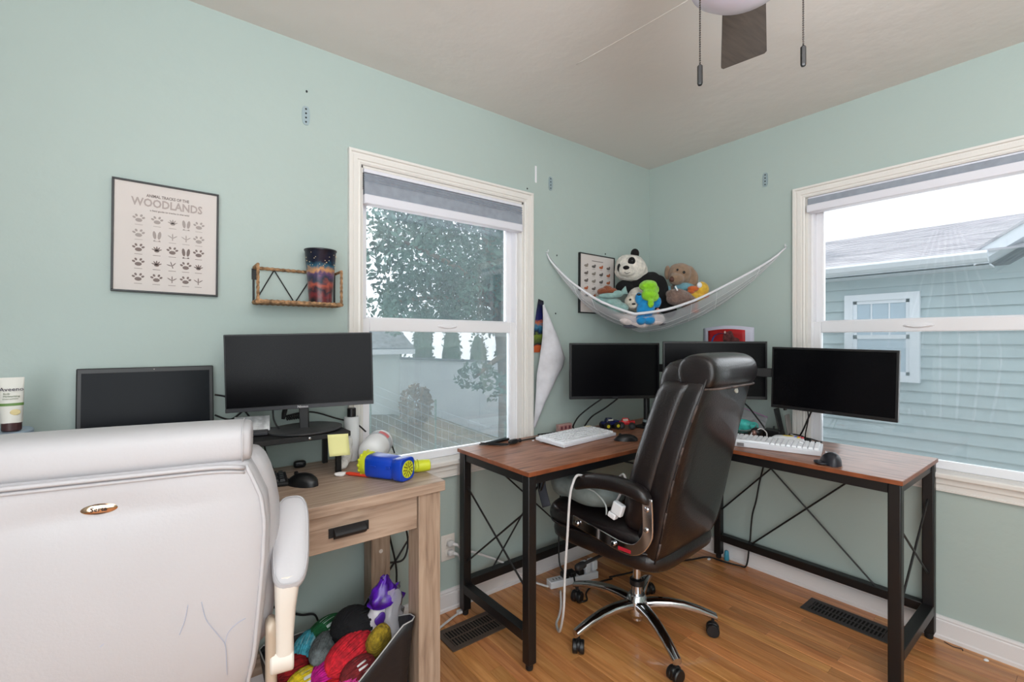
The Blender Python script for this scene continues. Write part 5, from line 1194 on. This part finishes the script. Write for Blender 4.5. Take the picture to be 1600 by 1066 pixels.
yarn('yarn_skein', 'coral red fat yarn skein in the middle of the tote', (-2.172, -.405, .248), (.090, .052, .050), (212, 34, 50), (0, -8, 24), seed=2)
yarn('yarn_skein', 'long grey yarn skein lying between the green and magenta yarn', (-2.232, -.322, .250), (.098, .034, .034), (116, 126, 128), (0, 12, 62), seed=3)
yarn('yarn_skein', 'dark green yarn skein with a pale paper band at the back of the tote', (-2.190, -.225, .240), (.080, .044, .044), (20, 92, 50), (0, 0, 25), band=(190, 208, 204), seed=4)
yarn('yarn_skein', 'turquoise yarn skein with a light blue band at the left back of the tote', (-2.268, -.262, .226), (.072, .042, .042), (76, 178, 200), (0, -10, 55), band=(140, 196, 210), seed=5)
yarn('yarn_ball', 'dark red yarn ball at the left end of the tote', (-2.318, -.318, .205), (.048, .048, .044), (150, 16, 24), (0, 0, 0), seed=6)
yarn('yarn_skein', 'yellow yarn skein with a white band at the front left of the tote', (-2.300, -.386, .198), (.062, .042, .042), (226, 200, 36), (0, 0, 10), band=(206, 208, 206), seed=7)
yarn('yarn_ball', 'magenta yarn ball in front of the grey skein', (-2.243, -.412, .212), (.052, .046, .044), (190, 16, 132), (20, 0, 10), seed=8)
yarn('yarn_ball', 'scarlet yarn ball at the front edge of the tote', (-2.245, -.475, .190), (.05, .04, .038), (206, 24, 34), (0, 10, 0), seed=9)
yarn('yarn_ball', 'pink yarn ball at the very front of the tote', (-2.200, -.495, .216), (.034, .03, .03), (222, 60, 150), (0, 0, 40), seed=10)
yarn('yarn_skein', 'yarn skein with a wide white printed band in front of the coral skein', (-2.170, -.478, .236), (.058, .032, .032), (120, 30, 34), (0, 0, 20), band=(216, 212, 212), seed=11)
o = thing('crochet_piece', 'mustard olive crocheted piece leaning in the right side of the tote', 'crochet', (-2.085, -.430, .262), 20, rot=(R(20), R(-12), R(20)))
obj('body', lambda b: puff(b, (0, 0, 0), (.045, .028, .068), .7, nu=24, nv=16), mat('mustard_wool', (140, 118, 26), .9, vary=.3, vscale=70, bump=.6, bscale=140), o, smooth=True)
obj('stitch_rows', lambda b: [tube(b, [(spow(math.cos(2 * math.pi * k / 24), .7) * .0455 * q, spow(math.sin(2 * math.pi * k / 24), .7) * .0285 * q, z_) for k in range(24)], .002, 5, closed=True) for z_, q in [(-.05 + .0085 * i, math.sqrt(max(.05, 1 - ((-.05 + .0085 * i) / .068) ** 2))) for i in range(13)]], mat('mustard_wool_dark', (112, 92, 16), .9), o, smooth=True)
CRV = veil('clear_plastic_bag', (208, 206, 212), .42, .9, .15)
def crumple(cx, cy, z0, z1, wx, wy, sd, pw=1.0):
    def f_(u, v):
        a = 2 * math.pi * u; tap = (1 - .75 * v ** 2 * pw) * (.75 + .5 * math.sin(math.pi * min(1, v + .25)))
        n_ = noise.noise((math.cos(a) * 1.6 + sd, math.sin(a) * 1.6, v * 3.2)) + .7 * noise.noise((math.cos(a) * 4 + sd, math.sin(a) * 4, v * 7)); q = tap * (1 + .4 * n_)
        return (cx + wx * math.cos(a) * q + .02 * v * n_, cy + wy * math.sin(a) * q, z0 + (z1 - z0) * v + .012 * n_)
    return f_
pb = thing('chip_bag', 'crumpled white and purple plastic bag standing up at the back right of the tote', 'bag', (-2.04, -.34, .18))
obj('white_part', lambda b: sheet(b, crumple(-2.045, -.355, .20, .375, .052, .032, 3, .3), 24, 10), mat('white_plastic_film', (214, 210, 216), .3, spec=.7), pb, world=True, smooth=True)
obj('purple_top', lambda b: [sheet(b, crumple(-2.035, -.36, .345, .445, .046, .028, 8), 24, 10), sheet(b, crumple(-2.0, -.36, .345, .40, .03, .02, 5), 20, 8)], mat('purple_plastic_film', (66, 22, 128), .28, vary=.5, vscale=26, spec=.7), pb, world=True, smooth=True)
obj('purple_emblem', lambda b: puff(b, (-2.062, -.392, .315), (.020, .005, .020), wob=.4, wfreq=40), mat('purple_print', (74, 36, 134), .4), pb, world=True, smooth=True)
cb = thing('clear_bag', 'crumpled clear plastic bag at the right rim of the tote', 'bag', (-2.0, -.37, .2))
obj('film', lambda b: sheet(b, crumple(-2.01, -.375, .17, .40, .045, .045, 12, .5), 26, 14), CRV, cb, world=True, smooth=True)
dn = thing('denim_slipper', 'blue denim slipper with a pale lining on the floor beside the tote', 'shoe', (-1.935, -.35, 0), 60)
obj('upper', lambda b: puff(b, (0, 0, .034), (.10, .045, .038), .8, .8, wob=.15, wfreq=18), mat('blue_denim', (88, 118, 148), .85, vary=.25, vscale=60), dn, smooth=True)
obj('pale_lining', lambda b: puff(b, (-.025, 0, .06), (.05, .026, .015), wob=.2, wfreq=30), mat('pale_fleece', (214, 206, 200), .9), dn, smooth=True)
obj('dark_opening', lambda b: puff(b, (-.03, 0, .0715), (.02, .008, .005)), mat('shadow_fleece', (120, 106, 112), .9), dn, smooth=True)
for i, (lab, P) in enumerate((('black cable hanging between the back and front right legs of the wooden desk', [(-1.93, -.045, .62), (-1.90, -.05, .52), (-1.885, -.06, .44), (-1.86, -.07, .30), (-1.875, -.09, .18), (-1.9, -.13, .05), (-1.93, -.17, .01)]),
    ('black cable with a flat bend behind the clear bag', [(-1.86, -.05, .60), (-1.82, -.05, .50), (-1.80, -.055, .40), (-1.83, -.07, .335), (-1.90, -.06, .335), (-1.93, -.06, .31), (-1.94, -.07, .22)]),
    ('black cable crossing the wall under the desk from the white chair to the stretcher', [(-2.45, -.02, .44), (-2.40, -.015, .36), (-2.36, -.012, .31), (-2.30, -.012, .26), (-2.23, -.012, .215), (-2.18, -.014, .20), (-2.165, -.02, .17)]),
    ('black cable running diagonally behind the right legs of the wooden desk', [(-1.80, -.05, .40), (-1.86, -.055, .33), (-1.92, -.06, .27), (-1.96, -.055, .25)]))):
    cord('black_lead', lab, P, .0042, BLACKCORD)

# ------------------------------------------------------------------ white netting hanging at the far left of the room (seen mirrored in the right window)
hn = thing('hanging_net', 'white netting with looped cords hanging at the side wall beyond the left picture edge', 'netting', (-3.45, -.9, 1.1))
for i in range(7):
    ya = -.45 - i * .14
    obj('hanging_cord', lambda b: tube(b, smoothpath([(-3.5, -.9 + (ya + .9) * .2, 2.43), (-3.48, ya * .6 - .36, 1.9), (-3.45, ya, 1.2), (-3.46, ya * .85 - .13, .5)], 5), .010, 6), NETW, hn, world=True, smooth=True)
obj('sheer_panel', lambda b: sheet(b, lambda u, v: (-3.55 + .02 * math.sin(u * 22), -1.35 + .9 * u * (1 - .6 * v) + .27 * v, .45 + 1.95 * v), 30, 6), NET, hn, world=True, smooth=True)

# ------------------------------------------------------------------ things on the corner desk
o = thing('flat_device', 'flat black slab at the back edge of the corner desk by the window sill', 'gadget', (-1.33, -.075, DT), 12)
obj('body', lambda b: box(b, -.075, .075, -.012, .016, 0, .012), BLACK, o, bevel=.003); obj('glass_face', lambda b: box(b, -.072, .072, -.010, .014, .012, .0124), SCREEN, o)
cord('black_lead', 'black charging lead looped on the left end of the corner desk', [(-1.44, -.075, DT + .006), (-1.40, -.10, DT + .005), (-1.34, -.155, DT + .005), (-1.29, -.13, DT + .006), (-1.22, -.125, DT + .005), (-1.12, -.12, DT + .005), (-1.05, -.075, DT + .005)], .0035, BLACKCORD)
cord('black_lead', 'second black lead looped beside the flat black slab', [(-1.43, -.07, DT + .011), (-1.37, -.135, DT + .011), (-1.30, -.165, DT + .008), (-1.26, -.14, DT + .009)], .003, BLACKCORD)
o = thing('cable_plug', 'black plug lying in the cable loop on the left end of the corner desk', 'plug', (-1.285, -.14, DT), 10)
obj('body', lambda b: puff(b, (0, 0, .011), (.03, .012, .011), .6), BLACK, o, smooth=True); obj('ring', lambda b: tube(b, [(.05 + .0, .008 * math.cos(a), .008 + .008 * math.sin(a)) for a in [2 * math.pi * k / 12 for k in range(12)]], .003, 6, closed=True), BLACK, o, smooth=True); obj('tip', lambda b: box(b, .025, .045, -.006, .006, .006, .014), DARKGREY, o, bevel=.001)
cord('black_lead', 'black lead lying along the wall behind the left white keyboard', [(-1.06, -.065, DT + .005), (-1.0, -.08, DT + .006), (-.93, -.08, DT + .005), (-.87, -.12, DT + .005), (-.83, -.10, DT + .005)], .004, BLACKCORD)
cord('black_lead', 'black lead drooping from the left monitor to the desk', [(-.735, -.27, .985), (-.77, -.20, .93), (-.80, -.12, .86), (-.81, -.08, .80), (-.80, -.075, DT + .005)], .0045, BLACKCORD)
cord('black_lead', 'second black lead drooping from the left monitor to the desk', [(-.66, -.28, .965), (-.68, -.20, .90), (-.70, -.12, .845), (-.715, -.08, .79), (-.715, -.075, DT + .005)], .0045, BLACKCORD)
o = thing('picture_block', 'small pinkish wooden block with three printed figures against the left wall', 'block', (-.868, -.066, DT), 2)
obj('block', lambda b: box(b, -.052, .052, -.012, .012, 0, .042), mat('pink_wood', (176, 142, 136), .6, vary=.1, vscale=20), o, bevel=.002)
obj('printed_square', lambda b: [box(b, x_ - .012, x_ + .012, -.0126, -.0119, .01, .034) for x_ in (-.031, 0, .031)], mat('print_rose', (164, 104, 104), .6), o)
obj('printed_figure', lambda b: [puff(b, (x_, -.0126, .022), (.006, .0008, .009), nu=10, nv=6) for x_ in (-.031, 0, .031)], mat('print_maroon', (92, 44, 56), .6), o)
def truck(label, c, rz, bodyc, cabc, hubc, s=1.0):
    o = thing('toy_truck', label, 'toy', c, rz)
    bm_ = mat('truck_paint', bodyc, .25); cm_ = mat('truck_cab_paint', cabc, .25)
    obj('body', lambda b: [box(b, -.045 * s, .045 * s, -.020 * s, .020 * s, .024 * s, .040 * s), box(b, .018 * s, .047 * s, -.019 * s, .019 * s, .038 * s, .046 * s)], bm_, o, bevel=.003)
    obj('cab', lambda b: loft(b, [ring_xy(-.006 * s, 0, .038 * s, .026 * s, .019 * s, .4, 16), ring_xy(-.006 * s, 0, .050 * s, .022 * s, .017 * s, .4, 16), ring_xy(-.008 * s, 0, .060 * s, .015 * s, .015 * s, .4, 16)]), cm_, o, smooth='auto')
    obj('cab_window', lambda b: box(b, -.02 * s, .008 * s, -.0185 * s, .0185 * s, .047 * s, .055 * s), mat('truck_window', (210, 206, 190), .2), o)
    for x_ in (-.03, .03):
        for y_ in (-.026, .026):
            wh = obj('wheel', lambda b: lathe(b, [(.010 * s, -.009 * s), (.018 * s, -.009 * s), (.020 * s, -.005 * s), (.020 * s, .005 * s), (.018 * s, .009 * s), (.010 * s, .009 * s)], 18, m=T(x_ * s, y_ * s, .020 * s) @ Matrix.Rotation(R(90), 4, 'X')), BLACKM, o, smooth='auto')
            obj('wheel_hub', lambda b: disc(b, (x_ * s, y_ * s + math.copysign(.008 * s, y_), .020 * s), .009 * s, (0, math.copysign(1, y_), 0), .003 * s, 14), mat('hub_plastic', hubc, .4), wh)
truck('dark blue toy monster truck with yellow wheel hubs below the left monitor', (-.61, -.175, DT), -20, (22, 28, 92), (20, 24, 60), (206, 196, 40), 1.05)
truck('red toy truck beside the blue one below the left monitor', (-.525, -.225, DT), -52, (196, 24, 30), (206, 34, 36), (60, 60, 64), 1.0)
single('small_bead', 'tiny white crumb on the corner desk by the keyboard', 'crumb', lambda b: puff(b, (-1.17, -.155, DT + .003), (.008, .004, .003)), WHITEP, loc=(-1.17, -.155, DT), smooth=True)
# right part
zb = thing('zip_bag', 'clear zip bag with a pink seal holding a teal item, behind the mechanical keyboard', 'bag', (-.075, -.69, DT), -80)
obj('film', lambda b: sheet(b, lambda u, v: (-.10 + .20 * u, -.045 + .075 * v + .012 * noise.noise((u * 4, v * 4, 3)), .012 + .115 * v ** .8 * (1 - .35 * u) + .018 * noise.noise((u * 3.3, v * 3, 8))), 16, 12), CRV, zb, smooth=True)
obj('pink_seal', lambda b: tube(b, smoothpath([(-.10, .03, .128), (-.03, .032, .125), (.04, .03, .105), (.10, .03, .085)], 5), .006, 6, flat=.3), mat('pink_seal', (196, 130, 184), .4), zb, smooth=True)
obj('teal_item', lambda b: puff(b, (-.02, -.02, .032), (.075, .03, .032), .9, wob=.35, wfreq=22), mat('teal_plastic', (72, 196, 186), .4, vary=.15, vscale=30), zb, smooth=True)
obj('teal_ring', lambda b: tube(b, [(.055 + .018 * math.cos(2 * math.pi * k / 20), -.055, .045 + .018 * math.sin(2 * math.pi * k / 20)) for k in range(20)], .0035, 6, closed=True), mat('teal_plastic2', (72, 196, 186), .4), zb, smooth=True)
o = thing('headphones', 'black earphone pod with a copper rim and pale cord behind the mechanical keyboard', 'headphones', (-.195, -.80, DT), -50)
obj('pod', lambda b: puff(b, (0, 0, .026), (.03, .024, .026)), BLACK, o, smooth=True)
obj('copper_rim', lambda b: puff(b, (-.014, -.014, .024), (.015, .012, .018)), mat('copper_plastic', (132, 100, 92), .3, .5), o, smooth=True)
obj('pale_cord', lambda b: tube(b, smoothpath([(-.03, -.03, .03), (-.035, -.04, .014), (-.01, -.045, .004), (.03, -.04, .004), (.04, -.03, .03), (.02, -.02, .05), (.0, -.022, .045)], 5), .003, 6), WHITECORD, o, smooth=True)
single('black_case', 'low black box lying behind the left end of the mechanical keyboard', 'case', lambda b: box(b, -.25, -.19, -.76, -.72, DT, DT + .022), BLACK, loc=(-.22, -.74, DT), bevel=.004)
o = thing('black_dock', 'black box-shaped dock behind the mechanical keyboard beside the upright stand', 'dock', (-.125, -.85, DT), -85)
obj('box', lambda b: box(b, -.04, .045, -.035, .035, 0, .042), BLACK, o, bevel=.004); obj('knob', lambda b: cyl(b, (.0, .02, .042), (.0, .02, .056), .004, seg=10), BLACK, o)
o = thing('device_stand', 'black device stand of two tall leaning plates near the right-hand window casing', 'stand', (-.10, -.905, DT), -85)
obj('base', lambda b: box(b, -.035, .045, -.04, .04, 0, .012), BLACKM, o, bevel=.003)
obj('tall_plate', lambda b: box(b, -.008, .0, -.032, .032, .008, .155, T(-.01, 0, 0) @ Matrix.Rotation(R(-12), 4, 'Y')), BLACKM, o, bevel=.003)
obj('grey_plate', lambda b: box(b, -.003, .003, -.03, .03, .008, .125, T(.022, 0, 0) @ Matrix.Rotation(R(-8), 4, 'Y')), mat('taupe_plate', (116, 110, 104), .5), o, bevel=.002)
obj('hook', lambda b: box(b, -.006, .006, -.012, .012, .0, .032, T(-.004, 0, .145)), BLACKM, o, bevel=.003)
gp = thing('game_controller', 'white game controller with coloured buttons behind the mechanical keyboard', 'controller', (-.225, -.965, DT), -78)
obj('shell', lambda b: [puff(b, (0, 0, .022), (.068, .032, .016), .6), puff(b, (-.05, -.018, .017), (.026, .034, .017)), puff(b, (.05, -.018, .017), (.026, .034, .017))], WHITEP, gp, smooth=True, remesh=.004)
for (bx_, by_, col) in ((.045, .012, (210, 60, 70)), (.03, .0, (60, 90, 200)), (.045, -.012, (226, 200, 40)), (.06, .0, (210, 60, 70))): obj('button', lambda b: puff(b, (bx_, by_, .037), (.007, .007, .004), nu=12, nv=6), mat('button_colour', col, .3), gp, smooth=True)
obj('yellow_print', lambda b: puff(b, (.0, .006, .0375), (.026, .014, .0022)), mat('yellow_print', (222, 196, 60), .4), gp, smooth=True)
for lab, P, r_, m_ in (('black lead falling from the right monitor to the desk', [(-.18, -1.06, .96), (-.16, -1.03, .90), (-.13, -.99, .82), (-.12, -.96, DT + .008), (-.13, -.92, DT + .006)], .004, BLACKCORD),
    ('second black lead falling from the right monitor crossing the first', [(-.18, -1.03, .96), (-.16, -1.03, .90), (-.14, -1.01, .82), (-.12, -1.0, DT + .006), (-.10, -.97, DT + .006)], .003, BLACKCORD),
    ('tangle of black leads on the desk below the right monitor', [(-.10, -.93, DT + .01), (-.14, -.98, DT + .02), (-.10, -1.02, DT + .008), (-.07, -.96, DT + .02), (-.12, -.93, DT + .028), (-.16, -.97, DT + .012), (-.12, -1.04, DT + .006), (-.08, -1.06, DT + .006)], .004, BLACKCORD),
    ('black lead with a loose end on the desk right of the tangle', [(-.16, -.95, DT + .016), (-.12, -1.0, DT + .022), (-.10, -1.05, DT + .01), (-.14, -1.07, DT + .005), (-.16, -1.05, DT + .005)], .0035, BLACKCORD),
    ('white lead in the tangle behind the game controller', [(-.13, -.94, DT + .03), (-.17, -.97, DT + .03), (-.20, -1.01, DT + .012), (-.19, -1.03, DT + .006)], .0045, WHITECORD),
    ('black lead dropping behind the middle monitor', [(-.27, -.74, .98), (-.22, -.77, .93), (-.17, -.80, .86), (-.15, -.82, .82)], .004, BLACKCORD)):
    cord('desk_lead', lab, P, r_, m_)
# ------------------------------------------------------------------ floor clutter
ps = thing('power_strip', 'white power strip with black plugs on the floor behind the brown chair', 'power strip', (-.92, -.185, 0), -14)
obj('cord', lambda b: tube(b, smoothpath(PSC, 6), .0055, 6), WHITECORD, ps, world=True, smooth=True)
obj('body', lambda b: box(b, -.145, .145, -.026, .026, 0, .036), WHITEP, ps, bevel=.004)
obj('socket', lambda b: [box(b, -.12 + .018 * i, -.115 + .018 * i, -.008, .008, .036, .0365) for i in range(3)], DARKGREY, ps)
for i, x_ in enumerate((-.05, -.01, .04)): obj('black_plug', lambda b: box(b, x_ - .017, x_ + .017, -.024, .02, .036, .062), BLACK, ps, bevel=.004)
for i, x_ in enumerate((.085, .135)): obj('white_adapter', lambda b: box(b, x_ - .018, x_ + .018, -.03, .02, .036, .085, Matrix.Rotation(R(10), 4, 'Z')), WHITEP, ps, bevel=.005)
for lab, P in (('black lead running from the power strip under the brown chair', [(-.93, -.20, .055), (-.96, -.24, .03), (-1.0, -.30, .006), (-1.04, -.34, .006), (-1.0, -.36, .006), (-.95, -.31, .006), (-.85, -.28, .006), (-.74, -.30, .006)]),
    ('black lead rising from the power strip to the desk frame', [(-.97, -.19, .06), (-.99, -.16, .10), (-.96, -.12, .22), (-.93, -.10, .40), (-.92, -.09, .60), (-.92, -.086, .71)]),
    ('black lead on the floor along the right baseboard to the desk leg', [(-.74, -.28, .006), (-.6, -.32, .006), (-.4, -.36, .006), (-.2, -.44, .006), (-.10, -.48, .006), (-.085, -.56, .006), (-.06, -.64, .006), (-.05, -.68, .02), (-.048, -.695, .16)]),
    ('black lead dropping from the right part of the desk to the lower rail', [(-.05, -.785, .715), (-.06, -.78, .62), (-.05, -.75, .50), (-.055, -.735, .40), (-.05, -.71, .30), (-.052, -.70, .16)]),
    ('black cable bow hanging under the left end of the desk top', [(-1.44, -.545, .72), (-1.42, -.50, .665), (-1.36, -.42, .64), (-1.30, -.36, .68), (-1.28, -.33, .752)])):
    cord('floor_lead', lab, P, .0045, BLACKCORD)
single('teal_stopper', 'small teal plastic piece beside the desk leg at the right wall', 'cap', lambda b: lathe(b, [(.012, 0), (.014, .004), (.012, .05), (.008, .056)], 14, (-.04, -.56, 0)), mat('teal_cap', (64, 150, 176), .4), loc=(-.04, -.56, 0), smooth='auto')
for lab, (x_, y_) in (('white paper scrap on the floor below the right baseboard corner', (-.115, -.495)), ('white crumb on the floor near the right picture edge', (-.06, -1.63))):
    single('paper_scrap', lab, 'scrap', lambda b: puff(b, (x_, y_, .004), (.010, .008, .004), wob=.5, wfreq=80), WHITEP, loc=(x_, y_, 0), smooth=True)
single('dust_curl', 'dark curl of lint by the baseboard right of the desk', 'lint', lambda b: tube(b, smoothpath([(-.035, -1.50, .003), (-.05, -1.53, .003), (-.04, -1.555, .003), (-.055, -1.56, .003)], 5), .0018, 5), INKD, loc=(-.04, -1.53, .002), smooth=True)
